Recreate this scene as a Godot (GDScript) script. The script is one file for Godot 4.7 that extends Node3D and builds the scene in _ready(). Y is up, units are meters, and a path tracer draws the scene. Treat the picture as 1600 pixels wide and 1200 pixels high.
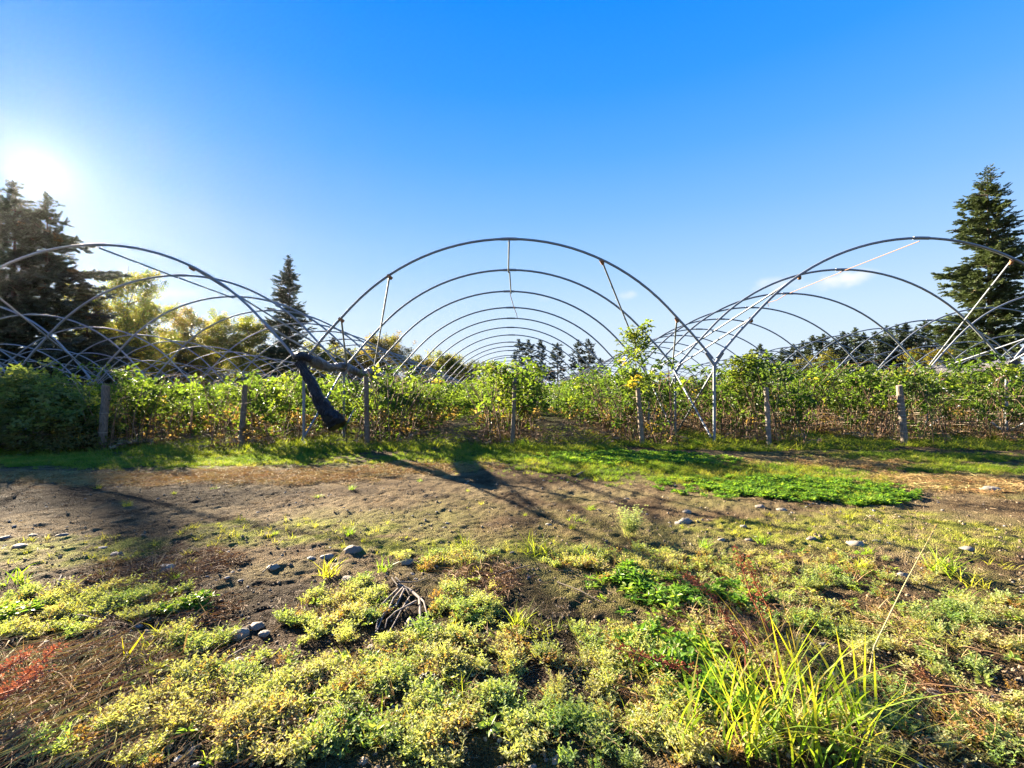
extends Node3D
# A raspberry field under bare polytunnel hoops, seen over a dirt track and weeds, low sun at the left.
# Units are metres; the camera stands at the origin, depth is -z.  Photo sizes (1600 x 1200) are turned into
# metres once, with f = 711 px and an eye height of 1.2 m.

const F := 711.0
const EYE := 1.2
const D0 := 9.2          # depth of the first hoop and of the row ends
const BAY := 2.2         # hoop spacing
const HALF := 4.15       # half width of a tunnel
const WIDE := 8.3
const SPRING := 1.72     # height of the leg tops
const SUN := Vector3(-738, 334, -711)

var rng := RandomNumberGenerator.new()
var lumps := FastNoiseLite.new()
var broad := FastNoiseLite.new()
var used_names := {}
var patches := []
var M := {}

# ------------------------------------------------------------------ mesh builder
class MB:
	var v := PackedVector3Array()
	var n := PackedVector3Array()
	var c := PackedColorArray()
	var ix := PackedInt32Array()

	func tri(a: Vector3, b: Vector3, d: Vector3, col := Color.WHITE) -> void:
		var m := (d - a).cross(b - a).normalized()
		var k := v.size()
		v.append(a); v.append(b); v.append(d)
		n.append(m); n.append(m); n.append(m)
		c.append(col); c.append(col); c.append(col)
		ix.append(k); ix.append(k + 1); ix.append(k + 2)

	# a leaf: folded along its midrib
	func leaf(at: Vector3, along: Vector3, side: Vector3, up: Vector3, length: float, width: float, col: Color, fold := 0.25, droop := 0.1) -> void:
		var tip := at + along * length - up * droop * length
		var mid := at + along * length * 0.45
		var l := mid - side * width * 0.5 + up * width * fold
		var r := mid + side * width * 0.5 + up * width * fold
		tri(at, l, tip, col)
		tri(at, tip, r, col)

	# a fuller leaf of six faces
	func broad_leaf(at: Vector3, along: Vector3, side: Vector3, up: Vector3, length: float, width: float, col: Color, fold := 0.2, droop := 0.25) -> void:
		var p1 := at + along * length * 0.55 - up * droop * length * 0.25
		var tip := at + along * length - up * droop * length
		var a1 := at + along * length * 0.25 - side * width * 0.42 + up * width * fold
		var a2 := at + along * length * 0.66 - side * width * 0.4 + up * (width * fold - droop * length * 0.35)
		var b1 := at + along * length * 0.25 + side * width * 0.42 + up * width * fold
		var b2 := at + along * length * 0.66 + side * width * 0.4 + up * (width * fold - droop * length * 0.35)
		tri(at, a1, p1, col); tri(a1, a2, p1, col); tri(a2, tip, p1, col)
		tri(at, p1, b1, col); tri(b1, p1, b2, col); tri(b2, p1, tip, col)

	# a blade of grass: a bent tapering strip
	func blade(at: Vector3, dir: Vector3, side: Vector3, bend: Vector3, length: float, width: float, col: Color, tipcol: Color, steps := 3) -> void:
		var prev_l := at - side * width * 0.5
		var prev_r := at + side * width * 0.5
		var pc := col
		for i in range(1, steps + 1):
			var t := float(i) / steps
			var p := at + dir * length * t + bend * length * t * t
			var w := width * (1.0 - pow(t, 1.7))
			var cc := col.lerp(tipcol, t)
			if i == steps:
				tri(prev_l, p, prev_r, pc.lerp(cc, 0.5))
			else:
				var l := p - side * w * 0.5
				var r := p + side * w * 0.5
				tri(prev_l, l, r, pc.lerp(cc, 0.5))
				tri(prev_l, r, prev_r, pc.lerp(cc, 0.5))
				prev_l = l
				prev_r = r
			pc = cc

	func tube(pts: PackedVector3Array, rad: PackedFloat32Array, sides: int, col := Color.WHITE, caps := false, wob := 0.0, rg: RandomNumberGenerator = null) -> void:
		var u := Vector3.ZERO
		var k0 := v.size()
		for i in pts.size():
			var t: Vector3
			if i == 0: t = pts[1] - pts[0]
			elif i == pts.size() - 1: t = pts[i] - pts[i - 1]
			else: t = pts[i + 1] - pts[i - 1]
			t = t.normalized()
			if u == Vector3.ZERO:
				u = t.cross(Vector3.UP if absf(t.y) < 0.9 else Vector3.RIGHT).normalized()
			u = (u - t * u.dot(t)).normalized()
			var w := t.cross(u)
			for j in sides:
				var a := TAU * j / sides
				var o := u * cos(a) + w * sin(a)
				var r := rad[i]
				if wob > 0.0: r *= 1.0 + rg.randf_range(-wob, wob)
				v.append(pts[i] + o * r)
				n.append(o)
				c.append(col)
		for i in pts.size() - 1:
			for j in sides:
				var a := k0 + i * sides + j
				var b := k0 + i * sides + (j + 1) % sides
				var d := a + sides
				var e := b + sides
				ix.append(a); ix.append(e); ix.append(b)
				ix.append(a); ix.append(d); ix.append(e)
		if caps:
			var last := pts.size() - 1
			for j in sides:
				var q := (j + 1) % sides
				tri(pts[0], v[k0 + j], v[k0 + q], col)
				tri(pts[last], v[k0 + last * sides + q], v[k0 + last * sides + j], col)

	func rod(a: Vector3, b: Vector3, r: float, sides := 8, col := Color.WHITE, caps := true) -> void:
		tube(PackedVector3Array([a, b]), PackedFloat32Array([r, r]), sides, col, caps)

	# normals rounded over shared corners (for tubes whose rings were shaken)
	func round_normals() -> void:
		for i in n.size(): n[i] = Vector3.ZERO
		for k in range(0, ix.size(), 3):
			var m := (v[ix[k + 2]] - v[ix[k]]).cross(v[ix[k + 1]] - v[ix[k]])
			for q in 3: n[ix[k + q]] += m
		for i in n.size(): n[i] = n[i].normalized()

	func mesh() -> ArrayMesh:
		var a := []
		a.resize(Mesh.ARRAY_MAX)
		a[Mesh.ARRAY_VERTEX] = v
		a[Mesh.ARRAY_NORMAL] = n
		a[Mesh.ARRAY_COLOR] = c
		a[Mesh.ARRAY_INDEX] = ix
		var m := ArrayMesh.new()
		m.add_surface_from_arrays(Mesh.PRIMITIVE_TRIANGLES, a)
		return m

# ------------------------------------------------------------------ nodes, names, labels
func numbered(called: String) -> String:
	if not used_names.has(called):
		used_names[called] = 0
		return called
	used_names[called] += 1
	return "%s_%03d" % [called, used_names[called]]

func tag(o: Node, label: String, category: String, group := "", kind := "") -> Node:
	if label: o.set_meta("label", label)
	if category: o.set_meta("category", category)
	if group: o.set_meta("group", group)
	if kind: o.set_meta("kind", kind)
	return o

func thing(called: String, label: String, category: String, at := Vector3.ZERO, turn := 0.0, group := "") -> Node3D:
	var o := Node3D.new()
	o.name = numbered(called)
	add_child(o)
	o.position = at
	o.rotation.y = turn
	tag(o, label, category, group)
	return o

func part(called: String, m: Mesh, mat: Material, parent: Node = null) -> MeshInstance3D:
	var o := MeshInstance3D.new()
	o.mesh = m
	o.material_override = mat
	if parent == null:
		o.name = numbered(called)
		add_child(o)
	else:
		o.name = called
		parent.add_child(o, true)
	return o

func many(called: String, m: Mesh, mat: Material, where: Array, cols: PackedColorArray, parent: Node = null) -> MultiMeshInstance3D:
	var mm := MultiMesh.new()
	mm.transform_format = MultiMesh.TRANSFORM_3D
	mm.use_colors = true
	mm.mesh = m
	mm.instance_count = where.size()
	for i in where.size():
		mm.set_instance_transform(i, where[i])
		mm.set_instance_color(i, cols[i])
	var o := MultiMeshInstance3D.new()
	o.multimesh = mm
	o.material_override = mat
	o.set_meta("kind", "stuff")
	if parent == null:
		o.name = numbered(called)
		add_child(o)
	else:
		o.name = called
		parent.add_child(o, true)
	return o

func R(a: float, b: float) -> float:
	return rng.randf_range(a, b)

func turned(yaw: float, pitch: float, roll: float, s: float) -> Basis:
	return Basis.from_euler(Vector3(pitch, yaw, roll)).scaled(Vector3(s, s, s))

func P(px: float, py: float, depth: float) -> Vector3:
	return Vector3((px - 800.0) / F * depth, EYE + (600.0 - py) / F * depth, -depth)

func G(px: float, py: float) -> Vector3:          # the ground point at a photo position
	var d := F * EYE / (py - 600.0)
	var x := (px - 800.0) / F * d
	return Vector3(x, gh(x, d), -d)

# ------------------------------------------------------------------ the ground
func gh_smooth(x: float, d: float) -> float:
	var y := 0.0
	if d > D0: y -= 0.042 * minf(d - D0, 62.0)
	var far := clampf((d - 5.0) / 4.0, 0.0, 1.0)
	y += far * (0.016 * clampf(x, -30.0, 0.0))
	return y

func gh(x: float, d: float) -> float:
	var y := gh_smooth(x, d)
	var near := clampf(1.0 - (absf(d) - 14.0) / 20.0, 0.0, 1.0)
	y += near * (0.035 * broad.get_noise_2d(x * 10.0, d * 10.0) + 0.016 * lumps.get_noise_2d(x * 60.0, d * 60.0))
	if absf(d) < 6.0:
		y += (0.013 * lumps.get_noise_2d(x * 190.0 + 50.0, d * 190.0) + 0.008 * lumps.get_noise_2d(x * 480.0, d * 480.0 + 70.0)) * clampf(6.0 - absf(d), 0, 1)
	return y

func patch(kind: String, px: float, py: float, rx: float, ry: float) -> void:
	var a := F * EYE / (py - ry - 600.0)
	var b := F * EYE / (py + ry - 600.0)
	var cd := (a + b) / 2.0
	patches.append([kind, (px - 800.0) / F * cd, cd, rx * cd / F, (a - b) / 2.0])

func patch_weight(p: Array, x: float, d: float) -> float:
	var u: float = (x - p[1]) / p[3]
	var w: float = (d - p[2]) / p[4]
	var r := u * u + w * w
	if r > 2.6: return 0.0
	var k: float = 1.0 - r + 0.75 * broad.get_noise_2d(x * 34.0 + p[3] * 77.0, d * 34.0) + 0.25 * lumps.get_noise_2d(x * 60.0, d * 60.0)
	return clampf(k * 1.6, 0.0, 1.0)

func ground_color(x: float, d: float) -> Color:
	var a := broad.get_noise_2d(x * 22.0, d * 22.0)
	var b := lumps.get_noise_2d(x * 70.0, d * 70.0)
	var c := broad.get_noise_2d(x * 5.0 + 90.0, d * 5.0)
	var soil := Color(0.22, 0.158, 0.092).lerp(Color(0.38, 0.30, 0.175), clampf(0.5 + a * 1.3, 0, 1))
	soil = soil.lerp(Color(0.09, 0.06, 0.038), clampf(b * 1.5 - 0.1, 0, 0.85))
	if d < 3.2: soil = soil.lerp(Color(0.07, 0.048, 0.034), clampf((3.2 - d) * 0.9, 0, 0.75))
	soil = soil.lerp(Color(0.25, 0.26, 0.07), clampf(c * 1.3 + a * 0.9 + 0.02, 0, 0.6))
	soil = soil.lerp(Color(0.075, 0.052, 0.036), clampf(1.6 * broad.get_noise_2d(x * 48.0 + 200.0, d * 48.0) - 0.15, 0, 0.7))
	for p in patches:
		if absf(x - p[1]) > p[3] * 1.7 or absf(d - p[2]) > p[4] * 1.7: continue
		var w := patch_weight(p, x, d)
		if w <= 0.0: continue
		match p[0]:
			"moss": soil = soil.lerp(Color(0.38, 0.42, 0.075), w * 0.9 * clampf(0.7 + b, 0.2, 1.0))
			"carpet": soil = soil.lerp(Color(0.10, 0.085, 0.04), w * 0.8)
			"sparse": soil = soil.lerp(Color(0.13, 0.095, 0.05), w * 0.8)
			"grass", "clover": soil = soil.lerp(Color(0.07, 0.10, 0.02), w * 0.85)
			"dry": soil = soil.lerp(Color(0.24, 0.145, 0.065), w * 0.8)
			"thatch": soil = soil.lerp(Color(0.11, 0.065, 0.035), w * 0.8)
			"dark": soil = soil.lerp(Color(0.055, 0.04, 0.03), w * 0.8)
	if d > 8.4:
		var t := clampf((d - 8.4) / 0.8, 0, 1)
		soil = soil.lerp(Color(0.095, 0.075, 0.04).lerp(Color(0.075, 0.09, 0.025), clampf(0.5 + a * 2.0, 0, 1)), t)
	if d > 70.0 or absf(x) > 75.0:
		soil = Color(0.10, 0.11, 0.04)
	return soil

func lines(fine_from: float, fine_to: float, step: float, outside: Array) -> PackedFloat32Array:
	var a := PackedFloat32Array()
	for o in outside:
		if o < fine_from: a.append(o)
	var k := fine_from
	while k <= fine_to:
		a.append(k)
		k += step
	for o in outside:
		if o > fine_to + step * 0.5: a.append(o)
	return a

func build_ground() -> void:
	var out_x := []
	for o in [10, 10.4, 10.8, 11.4, 12, 13, 14, 15.5, 17, 19, 21, 24, 27, 31, 36, 42, 50, 60, 75, 76, 100, 150, 250, 500, 1000, 2500]:
		out_x.append(o); out_x.append(-o)
	out_x.sort()
	var mid_x := []
	for k in 118:
		mid_x.append(3.65 + k * 0.05); mid_x.append(-3.65 - k * 0.05)
	out_x.append_array(mid_x)
	out_x.sort()
	var xs := lines(-3.6, 3.6, 0.025, out_x)
	var mid_d := []
	for k in 160: mid_d.append(4.035 + k * 0.035)
	var ds := lines(1.0, 4.0, 0.02, [-2500, -800, -200, -60, -20, -8, -4, -2.5, -1.5, -0.8, -0.3, 0.1, 0.4, 0.7] + mid_d + [9.9, 10.3, 10.8, 11.4, 12, 12.8, 13.6, 14.5, 15.5, 17, 19, 21, 24, 28, 33, 39, 46, 54, 63, 71.2, 76, 90, 120, 180, 300, 600, 1200, 2500])
	var m := MB.new()
	var w := xs.size()
	for d in ds:
		for x in xs:
			m.v.append(Vector3(x, gh(x, d), -d))
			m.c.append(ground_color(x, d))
	m.n.resize(m.v.size())
	for i in ds.size() - 1:
		for j in w - 1:
			var a := i * w + j
			m.ix.append(a); m.ix.append(a + w); m.ix.append(a + w + 1)
			m.ix.append(a); m.ix.append(a + w + 1); m.ix.append(a + 1)
	m.round_normals()
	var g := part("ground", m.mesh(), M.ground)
	tag(g, "uneven brown dirt track and field ground with mossy and weedy patches", "ground", "", "structure")

# ------------------------------------------------------------------ materials
func noise_tex(freq: float, seed_: int, lo: Color, hi: Color, size := 512, normal := false, octaves := 5) -> NoiseTexture2D:
	var f := FastNoiseLite.new()
	f.seed = seed_
	f.frequency = freq
	f.fractal_octaves = octaves
	f.noise_type = FastNoiseLite.TYPE_SIMPLEX
	var t := NoiseTexture2D.new()
	t.noise = f
	t.width = size
	t.height = size
	t.seamless = true
	if normal:
		t.as_normal_map = true
		t.bump_strength = 6.0
	else:
		var ramp := Gradient.new()
		ramp.set_color(0, lo)
		ramp.set_color(1, hi)
		t.color_ramp = ramp
	return t

func mat(rough := 0.8, col := Color.WHITE, vertex := true) -> StandardMaterial3D:
	var m := StandardMaterial3D.new()
	m.albedo_color = col
	m.roughness = rough
	m.vertex_color_use_as_albedo = vertex
	return m

func leafy(rough: float, through: Color) -> StandardMaterial3D:
	var m := mat(rough)
	m.cull_mode = BaseMaterial3D.CULL_DISABLED
	m.backlight_enabled = true
	m.backlight = through
	m.metallic_specular = 0.35
	return m

func lin(r: float, g: float, b: float) -> Color:
	return Color(r, g, b).linear_to_srgb()

func build_materials() -> void:
	M.ground = mat(0.95)
	M.ground.albedo_texture = noise_tex(0.05, 3, Color(0.3, 0.28, 0.26), Color(1, 1, 1), 1024)
	M.ground.albedo_texture.color_ramp.add_point(0.52, Color(0.88, 0.87, 0.85))
	M.ground.uv1_triplanar = true
	M.ground.uv1_world_triplanar = true
	M.ground.uv1_scale = Vector3(1.3, 1.3, 1.3)
	M.ground.heightmap_enabled = true
	M.ground.heightmap_texture = noise_tex(0.05, 8, Color.BLACK, Color.WHITE, 1024, false, 6)
	M.ground.heightmap_scale = 5.0
	M.ground.metallic_specular = 0.15
	M.leaf = leafy(0.42, Color(1.1, 1.1, 0.78))
	M.grass = leafy(0.65, Color(1.1, 1.1, 0.7))
	M.needle = leafy(0.65, Color(0.6, 0.6, 0.5))
	M.dry = leafy(0.8, Color(0.6, 0.55, 0.45))
	M.bark = mat(0.9)
	M.bark.albedo_texture = noise_tex(0.03, 12, Color(0.45, 0.45, 0.45), Color(1, 1, 1), 256)
	M.bark.uv1_triplanar = true
	M.bark.uv1_scale = Vector3(4, 0.7, 4)
	M.steel = mat(0.62, lin(0.26, 0.285, 0.31), false)
	M.steel.metallic = 0.35
	M.steel.metallic_specular = 0.3
	M.steel.albedo_texture = noise_tex(0.008, 21, Color(0.85, 0.85, 0.86), Color(1, 1, 1), 256)
	M.steel.uv1_triplanar = true
	M.steel.uv1_scale = Vector3(0.8, 0.8, 0.8)
	M.rust = mat(0.8, lin(0.24, 0.12, 0.06), false)
	M.wire = mat(0.7, lin(0.34, 0.29, 0.22), false)
	M.wire.metallic_specular = 0.3
	M.wood = mat(0.88)
	M.wood.albedo_texture = noise_tex(0.022, 31, Color(0.45, 0.43, 0.42), Color(1, 1, 1), 512)
	M.wood.uv1_triplanar = true
	M.wood.uv1_scale = Vector3(7, 0.6, 7)
	M.wood.heightmap_enabled = true
	M.wood.heightmap_texture = noise_tex(0.03, 32, Color.BLACK, Color.WHITE, 512)
	M.wood.heightmap_scale = 0.5
	M.film = mat(0.42)
	M.film.albedo_texture = noise_tex(0.02, 41, Color(0.5, 0.5, 0.5), Color(1, 1, 1), 256)
	M.film.uv1_triplanar = true
	M.film.uv1_scale = Vector3(4, 4, 4)
	M.film.heightmap_enabled = true
	M.film.heightmap_texture = noise_tex(0.025, 42, Color.BLACK, Color.WHITE, 512)
	M.film.heightmap_scale = 2.5
	M.stone = mat(0.85)
	M.stone.albedo_texture = noise_tex(0.04, 51, Color(0.4, 0.39, 0.37), Color(1, 1, 1), 256)
	M.stone.uv1_triplanar = true
	M.stone.uv1_scale = Vector3(1.3, 1.3, 1.3)
	M.soil = mat(0.95)

# ------------------------------------------------------------------ sky, sun, camera
func build_view() -> void:
	var cam := Camera3D.new()
	cam.name = "camera"
	add_child(cam)
	cam.position = Vector3(0, EYE, 0)
	cam.fov = rad_to_deg(2.0 * atan(600.0 / F))
	cam.near = 0.05
	cam.far = 4000.0
	cam.current = true

	var env := Environment.new()
	env.background_mode = Environment.BG_SKY
	env.tonemap_mode = Environment.TONE_MAPPER_LINEAR
	env.tonemap_exposure = 9.0
	env.background_energy_multiplier = 0.126
	env.sdfgi_enabled = true
	env.ssao_enabled = true
	env.ssil_enabled = true
	env.volumetric_fog_enabled = true
	env.volumetric_fog_density = 0.000025
	env.volumetric_fog_albedo = Color(1.0, 0.98, 0.95)
	env.volumetric_fog_anisotropy = 0.8
	var sky := Sky.new()
	var pano := PanoramaSkyMaterial.new()
	pano.panorama = ImageTexture.create_from_image(sky_picture())
	sky.sky_material = pano
	env.sky = sky
	var we := WorldEnvironment.new()
	we.name = "world_environment"
	we.environment = env
	add_child(we)

	var sun := DirectionalLight3D.new()
	sun.name = "sun"
	add_child(sun)
	sun.look_at_from_position(SUN.normalized() * 100.0, Vector3.ZERO, Vector3.UP)
	sun.light_energy = 1.6
	sun.light_angular_distance = 0.5
	sun.light_color = Color(1.0, 0.93, 0.82)
	sun.shadow_enabled = true

func sky_picture() -> Image:
	# linear radiance: pale at the horizon, deep blue overhead, an aureole round the sun, a few wisps of cloud
	var stops := [[-0.02, Color(0.72, 0.83, 0.96)], [0.06, Color(0.68, 0.81, 0.96)], [0.14, Color(0.56, 0.75, 0.97)], [0.24, Color(0.36, 0.61, 0.98)], [0.34, Color(0.21, 0.49, 1.0)], [0.44, Color(0.10, 0.39, 1.0)], [0.54, Color(0.035, 0.31, 0.99)], [0.64, Color(0.012, 0.26, 0.95)], [0.8, Color(0.010, 0.22, 0.85)], [1.0, Color(0.010, 0.19, 0.75)]]
	var w := 1536
	var h := 768
	var im := Image.create(w, h, false, Image.FORMAT_RGBF)
	var s := SUN.normalized()
	var wisps := [[1325.0, 434.0, 30.0, 9.0, 0.75], [1215.0, 443.0, 26.0, 8.0, 0.4], [982.0, 461.0, 12.0, 5.0, 0.35], [850.0, 465.0, 9.0, 4.0, 0.2], [1290.0, 447.0, 24.0, 6.0, 0.3], [240.0, 455.0, 50.0, 14.0, 0.3]]
	var dirs := []
	for k in wisps:
		var v := Vector3(k[0] - 800.0, 600.0 - k[1], -F)
		var q := v.length()
		v = v.normalized()
		dirs.append([atan2(v.x, -v.z), asin(v.y), k[2] / q, k[3] / q, k[4]])
	var f := FastNoiseLite.new()
	f.seed = 77
	f.frequency = 0.06
	f.fractal_octaves = 4
	for j in h:
		var el := (0.5 - (j + 0.5) / h) * PI
		var y := sin(el)
		var base: Color = stops[0][1]
		for k in stops.size() - 1:
			if y >= stops[k][0]:
				base = stops[k][1].lerp(stops[k + 1][1], clampf((y - stops[k][0]) / (stops[k + 1][0] - stops[k][0]), 0, 1))
		if y < -0.02: base = Color(0.30, 0.28, 0.2)
		var ce := cos(el)
		for i in w:
			var az := (i + 0.5) / w * TAU
			if az > PI: az -= TAU
			var c := base
			if y > -0.02:
				var dot := ce * sin(az) * s.x + y * s.y - ce * cos(az) * s.z
				if dot > 0.8:
					var th := acos(clampf(dot, -1, 1))
					var g := 0.30 * exp(-th * th / 0.0018) + 0.2 * exp(-th / 0.09)
					c = Color(c.r + g, c.g + g * 0.95, c.b + g * 0.86)
				if el > 0.1 and el < 0.25 and absf(az) < 0.9:
					for k in dirs:
						var a: float = (az - k[0]) / k[2]
						var b: float = (el - k[1]) / k[3]
						var r := a * a + b * b
						if r < 4.0:
							var t := clampf((1.0 - r * 0.5 + 0.9 * f.get_noise_2d(i * 2.0, j * 4.0)) * k[4], 0, 0.9)
							c = c.lerp(Color(0.95, 0.96, 1.0), t)
			im.set_pixel(i, j, c)
	return im

# ------------------------------------------------------------------ tunnels
func hoop_points() -> PackedVector3Array:
	var a := PackedVector3Array()
	var r := 4.4
	var x := -HALF + 0.03
	a.append(Vector3(x, 0, 0))
	a.append(Vector3(-3.7, 0.5, 0))
	var end := asin(3.2 / r)
	for i in 29:
		var t := -end + 2.0 * end * i / 28.0
		a.append(Vector3(r * sin(t), 2.42 - r + r * cos(t), 0))
	a.append(Vector3(3.7, 0.5, 0))
	a.append(Vector3(-x, 0, 0))
	return a

func hoop_at(dx: float) -> float:      # height of the hoop over the leg tops
	var x := absf(dx)
	if x <= 3.2: return 2.42 - 4.4 + sqrt(4.4 * 4.4 - x * x)
	return maxf(0.0, (HALF - x) * 1.1)

func ordinal(k: int) -> String:
	return ["first", "second", "third", "fourth", "fifth", "sixth", "seventh", "eighth", "ninth", "tenth", "eleventh", "twelfth", "thirteenth", "fourteenth", "fifteenth", "sixteenth", "seventeenth", "eighteenth", "nineteenth", "twentieth", "twenty-first", "twenty-second", "twenty-third", "twenty-fourth"][k]

func tunnel_name(t: int) -> String:
	return {0: "middle tunnel", -1: "left tunnel", 1: "right tunnel", -2: "outer left tunnel", 2: "outer right tunnel", -3: "far left tunnel", 3: "far right tunnel", -4: "farthest left tunnel", 4: "farthest right tunnel"}[t]

func valley_name(n: int) -> String:   # the line of legs right of tunnel n
	return {-1: "between left and middle tunnels", 0: "between middle and right tunnels", -2: "left of the left tunnel", 1: "right of the right tunnel", -3: "left of the outer left tunnel", 2: "right of the outer right tunnel", -4: "left of the far left tunnel", 3: "right of the far right tunnel", -5: "along the field's left end", 4: "along the field's right end"}[n]

func base_at(x: float, d: float) -> float:
	return gh_smooth(x, d)

func build_tunnels() -> void:
	var hm := MB.new()
	var pts := hoop_points()
	var rad := PackedFloat32Array()
	rad.resize(pts.size())
	rad.fill(0.026)
	hm.tube(pts, rad, 8, Color.WHITE, true)
	var hoop_mesh := hm.mesh()
	var cm := MB.new()                                   # the sleeve that joins the two bent pipes of a hoop
	cm.tube(PackedVector3Array([Vector3(-0.16, 2.4172, 0), Vector3(0, 2.42, 0), Vector3(0.16, 2.4172, 0)]), PackedFloat32Array([0.034, 0.034, 0.034]), 8, Color.WHITE, true)
	var sleeve := cm.mesh()
	var lm := MB.new()
	lm.rod(Vector3(0, -0.1, 0), Vector3(0, SPRING - 0.1, 0), 0.03, 8)
	var leg_mesh := lm.mesh()
	var arms := []
	for s in [-1.0, 1.0]:
		var am := MB.new()
		am.rod(Vector3(0, SPRING - 0.14, 0), Vector3(s * 0.17, SPRING + 0.115, 0), 0.035, 8)
		arms.append(am.mesh())
	for t in range(-4, 5):
		var x := t * WIDE - 0.06
		for k in 24:
			if absi(t) == 4 and k > 17: continue
			var d := D0 + k * BAY
			var label := "%s grey steel hoop of the %s, counted from its open front end" % [ordinal(k), tunnel_name(t)]
			rng.seed = 1000 + t * 50 + k
			var o := thing("tunnel_hoop", label, "tunnel hoop", Vector3(x + R(-0.02, 0.02) * mini(k, 2), base_at(x, d) + SPRING + R(-0.025, 0.02) * mini(k, 2), -d + R(-0.05, 0.05)), R(-0.008, 0.008), "bare hoops of the %s" % tunnel_name(t))
			var pipe := part("pipe", hoop_mesh, M.steel, o)
			if k < 10: part("sleeve", sleeve, M.steel, pipe)
	for n in range(-5, 5):
		var x := n * WIDE + HALF - 0.06
		for k in 24:
			if (n == -5 or n == 4) and k > 17: continue
			var d := D0 + k * BAY
			var label := "%s upright steel tunnel leg %s, counted from the front" % [ordinal(k), valley_name(n)]
			var o := thing("steel_upright", label, "steel upright", Vector3(x, base_at(x, d), -d), 0.0, "steel legs %s" % valley_name(n))
			var leg := part("leg_tube", leg_mesh, M.steel, o)
			part("socket", arms[0], M.steel, leg)
			part("socket", arms[1], M.steel, leg)
	# crossed braces in the first two bays of each line of legs
	for n in range(-4, 4):
		var x := n * WIDE + HALF - 0.06
		for b in 2:
			var d1 := D0 + b * BAY
			var d2 := d1 + BAY
			var lo1 := Vector3(x - 0.05, base_at(x, d1) + 0.12, -d1 - 0.03)
			var hi1 := Vector3(x + 0.05, base_at(x, d1) + SPRING - 0.16, -d1 - 0.03)
			var lo2 := Vector3(x + 0.05, base_at(x, d2) + 0.12, -d2 + 0.03)
			var hi2 := Vector3(x - 0.05, base_at(x, d2) + SPRING - 0.08, -d2 + 0.03)
			brace(lo1, hi2, 0.021, "diagonal steel brace rising away from the %s leg %s" % [ordinal(b), valley_name(n)], "diagonal braces of the leg lines")
			brace(hi1, lo2, 0.021, "diagonal steel brace falling away from the %s leg %s" % [ordinal(b), valley_name(n)], "diagonal braces of the leg lines")
	# slanting braces from the first hoop down to the second and third legs
	for t in [-2, -1, 0, 1, 2]:
		var x: float = t * WIDE - 0.06
		for s in [-1.0, 1.0]:
			var side := "left" if s < 0 else "right"
			for q in [[3.4, 1, "short"], [2.42 if s < 0 else 1.88, 2, "long"]]:
				var d2: float = D0 + q[1] * BAY
				var a := Vector3(x + s * q[0], base_at(x, D0) + SPRING + hoop_at(q[0]) - 0.02, -D0 - 0.02)
				var e := Vector3(x + s * (HALF - 0.07), base_at(x, d2) + SPRING + 0.03, -d2)
				var o := brace(a, e, 0.019, "%s slanting steel brace on the %s side of the %s front hoop" % [q[2], side, tunnel_name(t)], "slanting braces behind the front hoops")
				var m := MB.new()
				m.rod(a + Vector3(-0.03, 0.0, 0.045) - o.position, a + Vector3(0.03, -0.05, -0.04) - o.position, 0.036, 7)
				part("clamp", m.mesh(), M.rust, o)
		# the bar along the ridge, over the first bays
		var e1 := Vector3(x, base_at(x, D0) + SPRING + 2.375, -D0)
		var bars := 2
		for b in bars:
			var d2 := D0 + (b + 1) * BAY
			var a := e1 + Vector3(0.0, 0.0, -b * BAY)
			a.y = base_at(x, D0 + b * BAY) + SPRING + 2.37
			var e := Vector3(x + (0.03 if b else -0.03), base_at(x, d2) + SPRING + 2.37, -d2)
			brace(a, e, 0.019 if t < 1 else 0.009, "ridge bar from the %s to the %s hoop crown of the %s" % [ordinal(b), ordinal(b + 1), tunnel_name(t)], "ridge bars under the hoop crowns", M.steel if t < 1 else M.rust)
		if t == 0 or t == 1:
			var m := MB.new()
			var a := Vector3(x, base_at(x, D0 + 2 * BAY) + SPRING + 2.37, -D0 - 2 * BAY)
			var e := Vector3(x + 0.22, a.y - 0.33 , a.z - 1.9) if t == 0 else Vector3(x - 0.1, a.y - 0.12, a.z - 0.9)
			m.tube(PackedVector3Array([a, a.lerp(e, 0.5) + Vector3(0, -0.05, 0), e, e + Vector3(0.02, -0.13, 0.03)]), PackedFloat32Array([0.01, 0.01, 0.01, 0.008]), 5)
			tag(part("loose_cord", m.mesh(), M.rust), "loose dark cord hanging behind the third hoop crown of the %s" % tunnel_name(t), "cord")

func brace(a: Vector3, e: Vector3, r: float, label: String, group: String, m2: Material = null) -> Node3D:
	var o := thing("steel_brace", label, "brace", a, 0.0, group)
	var m := MB.new()
	m.rod(Vector3.ZERO, e - a, r, 7)
	part("bar", m.mesh(), m2 if m2 else M.steel, o)
	return o

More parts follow.
